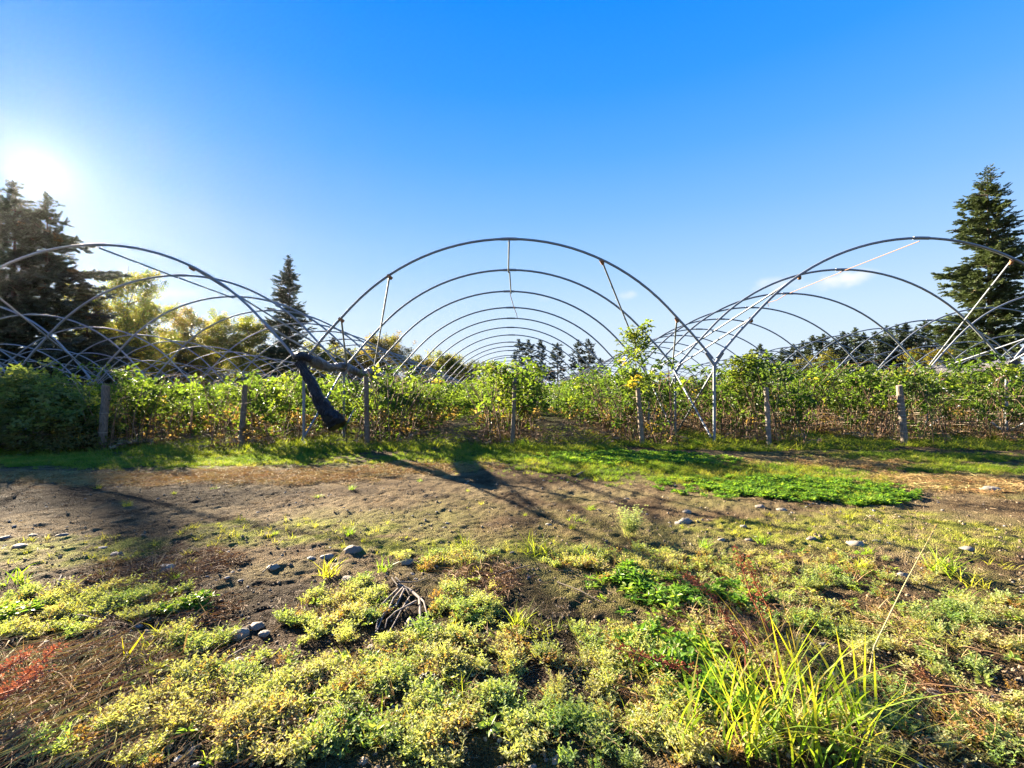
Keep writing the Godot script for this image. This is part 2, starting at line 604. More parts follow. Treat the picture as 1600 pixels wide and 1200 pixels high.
func crumpled(pts: PackedVector3Array, rad: PackedFloat32Array, seed_: int, col: Color, sides := 26, amp := 0.34) -> ArrayMesh:
	# a rolled bundle of film: long folds running along it
	var f := FastNoiseLite.new()
	f.seed = seed_
	f.frequency = 1.0
	var m := MB.new()
	var cv := Curve3D.new()
	for p in pts: cv.add_point(p)
	var dense := PackedVector3Array()
	var dr := PackedFloat32Array()
	var steps := (pts.size() - 1) * 14
	for i in steps + 1:
		var t := float(i) / steps * (pts.size() - 1)
		var k := mini(int(t), pts.size() - 2)
		var u := t - k
		var p0 := pts[maxi(k - 1, 0)]
		var p3 := pts[mini(k + 2, pts.size() - 1)]
		dense.append(pts[k].cubic_interpolate(pts[k + 1], p0, p3, u))
		dr.append(lerpf(rad[k], rad[k + 1], u))
	m.tube(dense, dr, sides, col, true)
	for i in (steps + 1):
		for j in sides:
			var q := i * sides + j
			var a := TAU * j / sides
			var o := m.n[q]
			var k := f.get_noise_3d(cos(a) * 1.6, sin(a) * 1.6, i * 0.11) + 0.7 * f.get_noise_3d(cos(a + i * 0.05) * 4.0, sin(a + i * 0.05) * 4.0, i * 0.35 + 9.0)
			m.v[q] += o * dr[i] * amp * k * 1.5
			m.c[q] = col.lerp(Color(col.r * 2.8, col.g * 2.7, col.b * 2.7), clampf(0.5 + k, 0, 1) * 0.7)
	m.round_normals()
	return m.mesh()

func build_film() -> void:
	var dark := Color(0.022, 0.016, 0.014)
	var xl := -HALF - 0.06
	var top := Vector3(xl, base_at(xl, D0) + SPRING, -D0)
	# the end that hangs down in front of the first leg
	var low := P(527, 664, D0 - 0.35)
	var o := thing("film_roll", "thick dark roll of tunnel film hanging down from the leg top, left of centre", "plastic film roll", low)
	var mid1 := P(486, 598, D0 - 0.22)
	var mid2 := P(503, 633, D0 - 0.3)
	part("roll", crumpled(PackedVector3Array([top + Vector3(-0.04, -0.02, 0.1) - low, mid1 - low, mid2 - low, Vector3(-0.06, 0.1, 0), Vector3(0.02, -0.02, 0.02)]), PackedFloat32Array([0.085, 0.092, 0.125, 0.155, 0.175]), 5, dark), M.film, o)
	part("knot", crumpled(PackedVector3Array([top + Vector3(-0.17, 0.06, 0.06) - low, top + Vector3(0, 0.11, 0.1) - low, top + Vector3(0.2, 0.03, 0.05) - low]), PackedFloat32Array([0.04, 0.10, 0.05]), 9, dark, 12, 0.4), M.film, o)
	var fl := MB.new()                                         # the torn corner below
	var c0 := P(511, 671, D0 - 0.4) - low
	for s in 2:
		var z := Vector3(0, 0, 0.02 * s)
		fl.tri(c0 + z, P(506, 648, D0 - 0.5) - low + z, P(538, 658, D0 - 0.55) - low + z, dark)
	part("torn_flap", fl.mesh(), M.film, o)
	# rolls that lie along the line of leg tops
	for q in [[-1, 0.05, 2.9, 0.10, "dark grey roll of film lying along the leg tops behind the hanging roll"], [1, 0.9, 7.0, 0.12, "grey roll of film lying along leg tops at the right edge"], [-1, 6.0, 15.0, 0.11, "grey film roll on leg tops deep between left and middle tunnels"], [0, 7.0, 16.0, 0.10, "grey film roll on leg tops deep between middle and right tunnels"]]:
		var x: float = q[0] * WIDE + HALF - 0.06
		var pts := PackedVector3Array()
		var rad := PackedFloat32Array()
		var k: float = q[1]
		while k <= q[2] + 0.01:
			var d := D0 + k * BAY
			var sag := 0.10 * (1.0 - cos(TAU * k)) * 0.5
			pts.append(Vector3(x + 0.05 * sin(k * 5.0), base_at(x, d) + SPRING + 0.07 - sag, -d))
			rad.append(q[3] * (1.0 + 0.18 * sin(k * 7.3)))
			k += (q[2] - q[1]) / maxf(6.0, ceilf((q[2] - q[1]) * 3.0))
		rad[rad.size() - 1] *= 0.5
		var r := thing("film_roll", q[4], "plastic film roll", Vector3.ZERO, 0.0, "")
		part("roll", crumpled(pts, rad, 20 + int(q[1] * 10.0), Color(0.085, 0.08, 0.085) if q[0] == -1 and q[1] < 1 else Color(0.075, 0.075, 0.085), 12), M.film, r)

# ------------------------------------------------------------------ raspberry rows
func spray_mesh(seed_: int, tint := 1.0) -> ArrayMesh:     # a leafy shoot: a stem with compound leaves
	rng.seed = seed_
	var m := MB.new()
	var stem := Color(0.16, 0.13, 0.05)
	m.tube(PackedVector3Array([Vector3.ZERO, Vector3(0.14, 0.04, 0), Vector3(0.30, 0.02, 0)]), PackedFloat32Array([0.004, 0.003, 0.002]), 3, stem)
	for i in 7:
		var t := 0.15 + i * 0.14
		var at := Vector3(0.3 * t, 0.045 * sin(t * 2.6), 0)
		var a := i * 2.4 + R(-0.4, 0.4)
		var out := Vector3(0.55 + R(-0.3, 0.3), R(0.0, 0.5), 0) + Vector3(0, cos(a) * 0.6, sin(a) * 0.9)
		out = out.normalized()
		var pet := R(0.03, 0.07)
		var b := at + out * pet
		var side := out.cross(Vector3.UP).normalized()
		var up := side.cross(out).normalized()
		var shade := R(0.65, 1.25)
		var col := Color(shade, shade * R(0.95, 1.05), shade * R(0.8, 1.0)) * tint
		for k in 3:
			var w := (k - 1) * 1.15
			var dir := (out * cos(w) + side * sin(w)).normalized()
			var sd := dir.cross(up).normalized()
			m.broad_leaf(b, dir, sd, up, R(0.045, 0.09) * (1.15 if k == 1 else 0.9), R(0.035, 0.058), col, R(0.1, 0.3), R(0.1, 0.5))
	return m.mesh()

func row_density(k: int, d: float) -> float:
	return 1.0

func build_rows() -> void:
	var sprays := []
	for i in 4: sprays.append(spray_mesh(300 + i))
	rng.seed = 41
	# crumpled dead leaf for the litter
	var lm := MB.new()
	for i in 5:
		var a := R(0, TAU)
		var dir := Vector3(cos(a), R(0.0, 0.5), sin(a)).normalized()
		var sd := dir.cross(Vector3.UP).normalized()
		lm.leaf(Vector3(R(-0.05, 0.05), R(0, 0.02), R(-0.05, 0.05)), dir, sd, sd.cross(dir), R(0.05, 0.09), R(0.02, 0.05), Color(1, 1, 1) * R(0.6, 1.2), R(-0.5, 0.5), R(-0.3, 0.4))
	for i in 5:
		var a := R(0, TAU)
		var dir := Vector3(cos(a), R(0.05, 0.9), sin(a)).normalized()
		lm.blade(Vector3(R(-0.05, 0.05), 0, R(-0.05, 0.05)), dir, dir.cross(Vector3.UP).normalized(), Vector3(R(-0.3, 0.3), -0.3, R(-0.3, 0.3)), R(0.12, 0.28), 0.006, Color(1.1, 0.95, 0.8), Color(1.2, 1.0, 0.8))
	var litter := lm.mesh()
	var row_words := {-4: "at the left edge, dark and overgrown", -3: "behind the leaning post near the left edge", -2: "behind the post left of the hanging film roll", -1: "behind the post right of the hanging film roll", 0: "behind the thin post in the middle", 1: "behind the pale leaning post right of centre", 2: "behind the first post right of the crossed braces", 3: "behind the twine-wrapped post at right", 4: "at the right edge with wires and bare canes showing"}
	for k in range(-9, 10):
		rng.seed = 700 + k
		var x := k * WIDE / 3.0 - 0.06
		var near: bool = absi(k) <= 4
		var label: String = "leafy raspberry row running back " + row_words[k] if near else ("leafy raspberry row far out at left, %s beyond the dark edge row" % ordinal(-k - 5) if k < 0 else "leafy raspberry row far out at right, %s beyond the wired edge row" % ordinal(k - 5))
		var o := thing("raspberry_row", label, "raspberry row", Vector3(x, base_at(x, D0), -D0), 0.0, "raspberry rows under the tunnels" )
		var where := [[], [], [], []]
		var cols := [PackedColorArray(), PackedColorArray(), PackedColorArray(), PackedColorArray()]
		var z := 0.0 if near else 1.0
		var last := 46.0 if absi(k) < 7 else 34.0
		var sparse := 0.62 if k >= 2 else 1.0
		while z < last:
			var front := z < 7.0
			var per_m := (150.0 if front else (64.0 if z < 16.0 else 38.0))
			if not near: per_m *= 0.6
			z += 1.0 / per_m
			var hx := R(-1, 1)
			var top := (1.36 if k < 0 else 1.43) + 0.34 * broad.get_noise_2d(z * 14.0 + k * 90.0, 5.0) + 0.1 * lumps.get_noise_2d(z * 60.0, k * 30.0)
			var q := rng.randf()
			var h := lerpf(0.08, top, pow(q, 0.95 if k < 1 else 0.72))
			if rng.randf() < 0.05: h = top + 0.42 * rng.randf() * rng.randf()
			if lumps.get_noise_3d(x * 20.0 + hx * 14.0, h * 26.0, z * 22.0) < -0.02: continue
			var wide := 0.40 + 0.36 * sin(clampf(h / 1.5, 0, 1) * PI * 0.62)
			if h < 0.6 and rng.randf() > sparse: continue
			var s := R(0.85, 1.25) if front else (R(1.1, 1.6) if z < 16.0 else R(1.5, 2.2))
			var zz := z + R(-0.3, 0.3)
			if front and z < 0.4: zz = z + R(-0.25, 0.1)
			var yaw := R(0, TAU)
			var gy := base_at(x + hx * wide, D0 + zz) - o.position.y
			var tr := Transform3D(turned(yaw, R(-0.9, 0.6), R(-0.4, 0.9), s), Vector3(hx * wide, gy + h, -zz))
			var v := rng.randi() % 4
			where[v].append(tr)
			var yellow := clampf(lumps.get_noise_3d(x * 30.0 + hx * 20.0, h * 40.0, z * 30.0) * 1.4 + R(-0.35, 0.25) - 0.3, -1, 1)
			var col := Color(0.15, 0.225, 0.04) if k < 1 else Color(0.12, 0.19, 0.04)
			if yellow > 0.0: col = col.lerp(Color(0.30, 0.33, 0.05), yellow)
			else: col = col.lerp(Color(0.06, 0.115, 0.03), -yellow)
			if rng.randf() < 0.012: col = Color(0.42, 0.33, 0.06)
			if h < 0.6 and rng.randf() < 0.4: col = Color(0.38, 0.26, 0.14).lerp(Color(0.18, 0.115, 0.065), rng.randf())
			cols[v].append(col)
		for v in 4:
			if where[v].size(): many("foliage", sprays[v], M.leaf, where[v], cols[v], o)
		if absi(k) <= 5:
			# canes: upright and arching stems of the first metres
			var cm := MB.new()
			for i in (120 if k < 2 else 160):
				var cz := R(-0.05, 1.0) * R(0.3, 1.0) * 9.0
				var cx := R(-0.55, 0.55)
				var h := R(0.9, 1.65)
				var lean := Vector3(R(-0.6, 0.6), 0, R(-0.5, 0.5))
				var gy := base_at(x, D0 + cz) - o.position.y
				var p0 := Vector3(cx, gy - 0.03, -cz)
				var col := Color(0.30, 0.15, 0.085).lerp(Color(0.48, 0.32, 0.19), rng.randf())
				if rng.randf() < 0.25: col = Color(0.10, 0.14, 0.035)
				cm.tube(PackedVector3Array([p0, p0 + Vector3(lean.x * 0.3, h * 0.5, lean.z * 0.3), p0 + Vector3(lean.x, h, lean.z), p0 + Vector3(lean.x * 1.8, h * 1.05, lean.z * 1.8)]), PackedFloat32Array([0.009, 0.008, 0.006, 0.003]), 4, col)
			for i in 70:                                # fallen canes
				var a := Vector3(R(-0.7, 0.7), 0, -R(-0.2, 5.0))
				a.y = base_at(x, D0 - a.z) - o.position.y + R(0.02, 0.55)
				var dir := Vector3(R(-1, 1), R(-0.15, 0.2), R(-1, 1)).normalized() * R(0.3, 0.9)
				cm.rod(a, a + dir, 0.006, 4, Color(0.25, 0.165, 0.095) * R(0.7, 1.2), false)
			part("canes", cm.mesh(), M.bark, o).set_meta("kind", "stuff")
			var lw := []
			var lc := PackedColorArray()
			for i in 420:
				var lz := R(-0.3, 8.0)
				var lx := R(-0.75, 0.75)
				lw.append(Transform3D(turned(R(0, TAU), R(-0.3, 0.3), R(-0.3, 0.3), R(0.8, 1.5)), Vector3(lx, gh(x + lx, D0 + lz) - o.position.y + R(0.0, 0.16), -lz)))
				lc.append(Color(0.46, 0.33, 0.19).lerp(Color(0.18, 0.11, 0.06), rng.randf()))
			many("dead_leaf_litter", litter, M.dry, lw, lc, o)
	# the wires strung along the rows at right
	for k in [1, 2, 3, 4, 5]:
		var x: float = k * WIDE / 3.0 - 0.06
		var o := thing("trellis_wires", ["", "pale trellis wires strung along the row behind the pale leaning post", "pale trellis wires along the row right of the crossed braces", "pale trellis wires along the row of the twine-wrapped post", "pale trellis wires along the row at the right edge", "pale trellis wires in the row beyond the right edge"][k], "wire", Vector3(x, base_at(x, D0), -D0), 0.0, "trellis wires of the right rows")
		for h in ([0.5, 0.92] if k == 1 else [0.33, 0.62, 0.95]):
			for s in [-1.0, 1.0]:
				if k == 2 and h < 0.4 and s > 0: continue
				var m := MB.new()
				var pts := PackedVector3Array()
				var rad := PackedFloat32Array()
				for i in 9:
					var z: float = i * 1.5
					pts.append(Vector3(s * 0.09 * (0.0 if i == 0 else 1.0) + 0.02 * sin(i * 3.0 + k), h + s * 0.03 - 0.042 * z - 0.045 * (0.5 + 0.5 * sin(i * 2.0 + h * 9.0 + s)), -z))
					rad.append(0.0035)
				m.tube(pts, rad, 4)
				part("wire", m.mesh(), M.wire, o)

func build_posts() -> void:
	# [top x, top y, bottom x, bottom y, depth, radius, tone, label]
	var list := [
		[166, 603, 158, 694, 9.05, 0.085, Color(0.36, 0.30, 0.24), "weathered grey wooden post leaning slightly, nearest the left edge"],
		[383, 603, 376, 694, 9.1, 0.065, Color(0.38, 0.31, 0.24), "grey wooden post half hidden in leaves, left of the hanging film roll"],
		[572, 590, 574, 690, 9.1, 0.062, Color(0.36, 0.30, 0.24), "straight grey wooden post just right of the hanging film roll"],
		[805, 592, 800, 697, 9.0, 0.052, Color(0.42, 0.34, 0.25), "thin brown wooden post in the middle of the row ends"],
		[997, 607, 1004, 700, 8.95, 0.058, Color(0.52, 0.43, 0.30), "pale brown wooden post leaning left, below the tall bare canes"],
		[1197, 607, 1202, 688, 9.1, 0.058, Color(0.50, 0.46, 0.40), "pale grey wooden post right of the crossed steel braces"],
		[1405, 603, 1415, 705, 8.9, 0.068, Color(0.44, 0.38, 0.31), "wooden post wrapped in bands of twine, near the right edge"],
	]
	rng.seed = 90
	for p in list:
		var top := P(p[0], p[1], p[4])
		var bot := P(p[2], p[3], p[4])
		bot.y = gh(bot.x, p[4]) - 0.12
		var o := thing("wooden_post", p[7], "wooden post", bot, 0.0, "wooden end posts of the rows")
		var m := MB.new()
		var pts := PackedVector3Array()
		var rad := PackedFloat32Array()
		for i in 9:
			pts.append((top - bot) * i / 8.0 + Vector3(R(-0.004, 0.004), 0, R(-0.004, 0.004)))
			rad.append(p[5] * 0.8 * (1.06 - 0.012 * i) * R(0.97, 1.03))
		pts.append(top - bot + Vector3(0.0, 0.012, 0.0))
		rad.append(p[5] * 0.7)
		m.tube(pts, rad, 14, p[6] * Color(0.85, 0.8, 0.74), true, 0.025, rng)
		m.round_normals()
		var shaft := part("shaft", m.mesh(), M.wood, o)
		var bands: Array = [0.30, 0.42, 0.5, 0.55, 0.62, 0.67, 0.72, 0.8, 0.86] if p[0] == 1405 else ([0.35, 0.62] if p[0] != 805 else [0.7])
		for b in bands:
			var bm := MB.new()
			var c: Vector3 = (top - bot) * b
			var ring := PackedVector3Array()
			var rr := PackedFloat32Array()
			for i in 17:
				var a := TAU * i / 16.0
				ring.append(c + Vector3(cos(a), 0.05 * sin(a + b * 30.0), sin(a)) * (p[5] * 0.8 * (1.065 - 0.1 * b) + 0.006))
				rr.append(0.0055)
			bm.tube(ring, rr, 5)
			part("twine_band" if p[0] == 1405 else "wire_band", bm.mesh(), M.wire, shaft)

# ------------------------------------------------------------------ trees
func needle_spray(seed_: int) -> ArrayMesh:       # a flat fan of conifer twigs, one metre long
	rng.seed = seed_
	var m := MB.new()
	m.rod(Vector3.ZERO, Vector3(0.9, -0.05, 0), 0.012, 3, Color(0.5, 0.35, 0.25), false)
	for i in 16:
		var t := 0.05 + i * 0.06
		for s in [-1.0, 1.0]:
			var len := (0.44 * (1.0 - t * 0.65)) * R(0.6, 1.25)
			var dir := Vector3(0.75, R(-0.35, 0.2), s * R(0.6, 1.0)).normalized()
			var at := Vector3(t * 0.95, -0.05 * t, 0)
			var c := Color(1, 1, 1) * R(0.65, 1.25)
			for q in 3:
				var up := Vector3(R(-0.3, 0.3), 1, R(-0.3, 0.3)).normalized() if q == 0 else Vector3(R(-0.4, 0.4), 0.3, R(-1, 1)).normalized()
				if q: dir = (dir + Vector3(R(-0.3, 0.3), R(-0.3, 0.45), R(-0.3, 0.3))).normalized()
				var sd := dir.cross(up).normalized()
				m.leaf(at, dir, sd, up, len, len * R(0.15, 0.26), c * R(0.8, 1.2), R(-0.2, 0.2), R(0.0, 0.35))
	m.leaf(Vector3(0.8, -0.05, 0), Vector3.RIGHT, Vector3(0, 0, 1), Vector3.UP, 0.3, 0.1, Color.WHITE, 0.0, 0.0)
	return m.mesh()

var spray_a: ArrayMesh
var spray_b: ArrayMesh
var leaf_cloud: ArrayMesh

func conifer(label: String, group: String, at: Vector3, height: float, spread: float, tone: Color, seed_: int, detail := 1.0, droop := 0.25, ragged := 0.35, bare := 0.06, taper := 0.72) -> Node3D:
	rng.seed = seed_
	var o := thing("conifer_tree", label, "conifer", at, 0.0, group)
	var tm := MB.new()
	var pts := PackedVector3Array()
	var rad := PackedFloat32Array()
	var bx := R(-0.15, 0.15)
	for i in 9:
		var t := i / 8.0
		pts.append(Vector3(bx * sin(t * 4.0), height * t * 0.985 - 0.3, 0.1 * sin(t * 5.0)))
		rad.append(lerpf(height * 0.017, 0.03, pow(t, 0.8)))
	tm.tube(pts, rad, 8, Color(0.13, 0.095, 0.07))
	var wa := []
	var ca := PackedColorArray()
	var wb := []
	var cb := PackedColorArray()
	var levels := int(height * 3.0 * detail)
	for i in levels:
		var t := bare + (1.0 - bare) * pow(float(i) / levels, 0.9)
		var y := height * t + R(-0.2, 0.2)
		var outline := pow(1.0 - t, taper) * minf(1.0, 0.55 + t * 4.0)
		var n := 5 if t < 0.9 else 3
		for b in n:
			var L := spread * outline * R(1.0 - ragged, 1.0 + ragged * 0.55) + 0.25
			if rng.randf() < 0.10: L *= 0.5
			var a := R(0, TAU)
			L *= clampf(0.95 + ragged * 1.9 * broad.get_noise_3d(cos(a) * 22.0 + seed_, y * 9.0, sin(a) * 22.0), 0.3, 1.5)
			var drop := droop * R(0.5, 1.5) * (1.0 - t * 0.9)
			var tip := Vector3(cos(a) * L, -drop * L + 0.25 * t * L, sin(a) * L)
			tm.rod(Vector3(0, y, 0), Vector3(0, y, 0) + tip * 0.8, 0.02 + 0.004 * L, 3, Color(0.12, 0.09, 0.065), false)
			var steps := maxi(3, int(L * 3.8 * detail))
			for q in steps:
				var u := lerpf(0.18, 1.0, (q + R(0.0, 0.6)) / steps)
				var p := Vector3(0, y, 0) + tip * u * R(0.92, 1.0) + Vector3(0, -0.1 * sin(u * PI) * L * 0.4 + R(-0.3, 0.3), 0)
				var s := R(0.8, 1.35) * clampf(0.5 + 0.11 * L, 0.45, 1.0) / sqrt(detail)
				if t > 0.93: s *= 0.6
				var tr := Transform3D(turned(-a + R(-0.8, 0.8), R(-0.7, 0.7), R(-0.5, 0.45) - drop * 0.6 + t * 0.4, s), p)
				var c := tone * R(0.7, 1.25)
				c.a = 1.0
				if rng.randf() < 0.02: c = Color(0.11, 0.085, 0.04)
				if rng.randf() < 0.5:
					wa.append(tr)
					ca.append(c)
				else:
					wb.append(tr)
					cb.append(c)
	for q in 26:
		var f := q / 26.0
		wa.append(Transform3D(turned(q * 2.4, R(-0.3, 0.3), R(0.2, 0.7) + 0.5 * f, R(0.55, 0.8) * (1.0 - 0.45 * f)), Vector3(0, height * (0.90 + 0.095 * f), 0)))
		ca.append(tone)
	part("trunk", tm.mesh(), M.bark, o)
	many("crown", spray_a, M.needle, wa, ca, o)
	many("crown", spray_b, M.needle, wb, cb, o)
	return o

func leaf_cluster(seed_: int, count: int) -> ArrayMesh:    # leaves on fine twigs, about 0.8 m across
	rng.seed = seed_
	var m := MB.new()
	for i in count:
		var dir := Vector3(R(-1, 1), R(-0.8, 1), R(-1, 1)).normalized()
		var at := dir * pow(rng.randf(), 0.5) * 0.42
		var al := Vector3(R(-1, 1), R(-1, 0.4), R(-1, 1)).normalized()
		var sd := al.cross(dir).normalized()
		m.leaf(at, al, sd, sd.cross(al), R(0.11, 0.19), R(0.07, 0.11), Color(1, 1, 1) * R(0.7, 1.3), R(-0.1, 0.3), 0.1)
	for i in 6:
		var dir := Vector3(R(-1, 1), R(-0.3, 1), R(-1, 1)).normalized()
		m.rod(-dir * 0.1, dir * 0.42, 0.006, 3, Color(0.9, 0.5, 0.6), false)
	return m.mesh()

func broadleaf(label: String, group: String, at: Vector3, height: float, spread: float, tones: Array, seed_: int, dense := 1.0, called := "broadleaf_tree", low := 0.25) -> Node3D:
	rng.seed = seed_
	var o := thing(called, label, "tree", at, 0.0, group)
	var tm := MB.new()
	var bark := Color(0.17, 0.14, 0.11)
	tm.tube(PackedVector3Array([Vector3(0, -0.3, 0), Vector3(R(-0.2, 0.2), height * 0.4, R(-0.2, 0.2)), Vector3(R(-0.4, 0.4), height * 0.92, R(-0.3, 0.3))]), PackedFloat32Array([height * 0.011, height * 0.006, 0.02]), 8, bark)
	var where := []
	var cols := PackedColorArray()
	var limbs := int(34 * dense)
	for i in limbs:
		var t := lerpf(low, 0.95, (i + R(0, 1)) / limbs)
		var a := R(0, TAU)
		var L := spread * (sin(clampf((t - low * 0.6) / (1.05 - low * 0.6), 0, 1) * PI) * 0.85 + 0.18) * R(0.6, 1.15)
		var p0 := Vector3(0, height * t * 0.85, 0)
		var p1 := p0 + Vector3(cos(a) * L, L * R(0.35, 0.8), sin(a) * L)
		p1.y = minf(p1.y, height * R(0.93, 1.0))
		tm.tube(PackedVector3Array([p0, p0.lerp(p1, 0.5) + Vector3(0, -0.1 * L, 0), p1]), PackedFloat32Array([0.05 + 0.01 * L, 0.035, 0.012]), 4, bark)
		var n := int((6 + L * 3.0) * dense)
		for q in n:
			var u := R(0.35, 1.05)
			var p := p0.lerp(p1, u) + Vector3(R(-1, 1), R(-0.7, 0.8), R(-1, 1)) * (0.35 + 0.2 * L) * R(0.4, 1)
			where.append(Transform3D(turned(R(0, TAU), R(-0.6, 0.6), R(-0.6, 0.6), R(0.8, 1.7)), p))
			var k := clampf(0.5 + 0.9 * lumps.get_noise_3d(p.x * 12.0 + at.x, p.y * 12.0, p.z * 12.0) + R(-0.25, 0.25), 0, 0.999)
			var c: Color = tones[int(k * tones.size())]
			cols.append(Color(c.r, c.g, c.b) * R(0.8, 1.2))
	part("trunk", tm.mesh(), M.bark, o)
	many("crown", leaf_cloud, M.leaf, where, cols, o)
	return o

func tree_at(px: float, depth: float) -> Vector3:
	var x := (px - 800.0) / F * depth
	return Vector3(x, gh_smooth(x, depth), -depth)

func tall(py: float, depth: float, at: Vector3) -> float:
	return EYE + (600.0 - py) / F * depth - at.y

func build_trees() -> void:
	spray_a = needle_spray(61)
	spray_b = needle_spray(62)
	leaf_cloud = leaf_cluster(63, 34)
	var fir := Color(0.065, 0.088, 0.06)
	var p := Vector3.ZERO
	# the dark pair at left, under the sun
	p = tree_at(72, 46); conifer("tall dark conifer at left directly below the sun, the broad one with drooping boughs", "", p, tall(306, 46, p), 6.4, fir, 201, 0.85, 0.35, 0.55, 0.03, 0.6)
	p = tree_at(22, 44); conifer("tall dark conifer cut by the left edge of the picture", "", p, tall(282, 44, p), 5.6, fir, 202, 0.85, 0.3, 0.55, 0.03, 0.6)
	p = tree_at(-80, 42); conifer("dark conifer just outside the left edge, its boughs reaching in", "", p, tall(300, 42, p), 6.0, fir, 203, 0.8, 0.3, 0.4, 0.03)
	p = tree_at(135, 52); conifer("shorter dark conifer right of the broad one below the sun", "", p, tall(455, 52, p), 4.2, fir, 204, 0.9, 0.3, 0.4, 0.03)
	# the slim one left of centre and the great one at right
	p = tree_at(452, 62); conifer("slim tall conifer standing alone left of the middle tunnel", "", p, tall(400, 62, p), 3.3, Color(0.065, 0.09, 0.05), 205, 1.25, 0.1, 0.65, 0.04, 0.8)
	p = tree_at(1545, 56); conifer("great tall green conifer towering at the right edge", "", p, tall(262, 56, p), 4.7, Color(0.115, 0.155, 0.055), 206, 1.4, 0.1, 0.55, 0.02, 0.55)
	# autumn trees behind the left tunnels
	var gold := [Color(0.12, 0.17, 0.045), Color(0.17, 0.20, 0.05), Color(0.24, 0.25, 0.055), Color(0.33, 0.30, 0.065)]
	var olive := [Color(0.07, 0.09, 0.025), Color(0.12, 0.13, 0.03), Color(0.17, 0.16, 0.03)]
	var rusty := [Color(0.13, 0.14, 0.045), Color(0.22, 0.19, 0.05), Color(0.27, 0.19, 0.06), Color(0.16, 0.17, 0.045)]
	for q in [
		[198, 56, 396, 5.4, gold, "tall golden autumn tree right of the dark conifers", 0.85],
		[235, 60, 450, 4.4, gold, "lower golden tree beside the tall golden autumn tree", 0.9],
		[165, 58, 490, 4.6, gold, "broad yellow tree in front of the dark conifers' right side", 1.0],
		[300, 66, 464, 4.6, rusty, "rusty orange autumn tree midway between golden tree and slim conifer", 0.8],
		[345, 66, 472, 4.4, gold, "yellow autumn tree with loose crown left of the slim conifer", 0.8],
		[388, 64, 482, 3.6, [Color(0.14, 0.17, 0.035), Color(0.24, 0.24, 0.04)], "bright yellow-green tree just left of the slim conifer", 1.0],
		[270, 70, 505, 4.0, rusty, "brownish tree low behind the hoops of the left tunnel", 0.9],
		[430, 70, 545, 4.2, olive, "low olive tree at the foot of the slim conifer", 1.1],
		[505, 74, 528, 3.6, [Color(0.15, 0.18, 0.04), Color(0.22, 0.22, 0.05)], "small yellow-green tree right of the slim conifer", 0.8],
		[597, 76, 516, 4.4, rusty, "rounded orange-brown tree left of the middle tunnel's hoops", 1.1],
		[565, 78, 545, 4.0, olive, "low green tree beside the rounded orange-brown tree", 1.0],
		[640, 80, 552, 3.6, olive, "low dull green tree right of the orange-brown tree", 1.0],
		[695, 80, 546, 3.2, gold, "yellow tree seen through the left side of the middle tunnel", 1.0],
		[725, 84, 562, 3.4, olive, "low green tree right of the yellow one in the middle tunnel", 1.0],
		[330, 76, 540, 4.0, olive, "low dark olive bush behind the yellow trees at left", 1.2],
		[480, 84, 552, 4.4, olive, "low olive bush behind the small yellow-green tree", 1.2],
		[250, 72, 532, 4.2, olive, "dull green bush below the lower golden tree", 1.2],
		[405, 78, 556, 4.0, olive, "low green bush behind the bright yellow-green tree", 1.2],
		[675, 82, 552, 2.4, rusty, "small bare-topped tree left of the yellow one in the middle tunnel", 0.6],
	]:
		p = tree_at(q[0], q[1])
		broadleaf(q[5], "autumn trees behind the left tunnels", p, tall(q[2], q[1], p), q[3], q[4], 400 + q[0], q[6] * 1.15)
	p = tree_at(1448, 60); broadleaf("small yellow-green tree at the foot of the great right conifer", "", p, tall(535, 60, p), 2.6, [Color(0.12, 0.13, 0.03), Color(0.25, 0.22, 0.04)], 611, 0.9)
	p = tree_at(1285, 74); broadleaf("yellowing broadleaf tree before the right line of conifers", "", p, tall(548, 74, p), 3.2, olive + [Color(0.22, 0.2, 0.04)], 612, 0.9)
	p = tree_at(1235, 78); broadleaf("olive broadleaf tree low before the right line of conifers", "", p, tall(562, 78, p), 3.2, olive, 613, 0.9)
	# small dark conifers at left, the pairs seen through the middle tunnel
	for q in [[290, 66, 520, 2.2, "small dark conifer among the golden trees at left"], [418, 68, 540, 2.2, "small dark conifer at the left foot of the slim tall one"], [520, 78, 528, 2.8, "dark conifer in the gap right of the slim tall one"], [545, 80, 545, 2.6, "lower dark conifer beside the one right of the slim tall tree"], [660, 95, 562, 3.0, "dark little conifer far off by the left side of the middle tunnel"], [760, 100, 572, 2.8, "dark conifer low at the vanishing end of the middle tunnel"]]:
		p = tree_at(q[0], q[1])
		conifer(q[4], "", p, tall(q[2], q[1], p), q[3], fir, 500 + q[0], 0.7, 0.2, 0.3)
	for q in [[811, 104, 530, 3.0, "leftmost of three close conifers right of the middle tunnel's end"], [826, 106, 531, 3.0, "middle one of three close conifers right of the middle tunnel's end"], [845, 105, 532, 2.9, "rightmost of three close conifers right of the middle tunnel's end"], [871, 106, 536, 3.2, "single conifer between the three and the pair in the middle tunnel"], [904, 104, 531, 3.2, "left one of the conifer pair seen through the middle tunnel"], [920, 106, 530, 3.3, "right one of the conifer pair seen through the middle tunnel"], [938, 108, 560, 2.6, "low conifer right of the pair seen through the middle tunnel"]]:
		p = tree_at(q[0], q[1])
		conifer(q[4], "conifers seen through the middle tunnel", p, tall(q[2], q[1], p), q[3], Color(0.065, 0.095, 0.07), 500 + q[0], 0.6, 0.15, 0.3)
	# the line of conifers at right
	rng.seed = 88
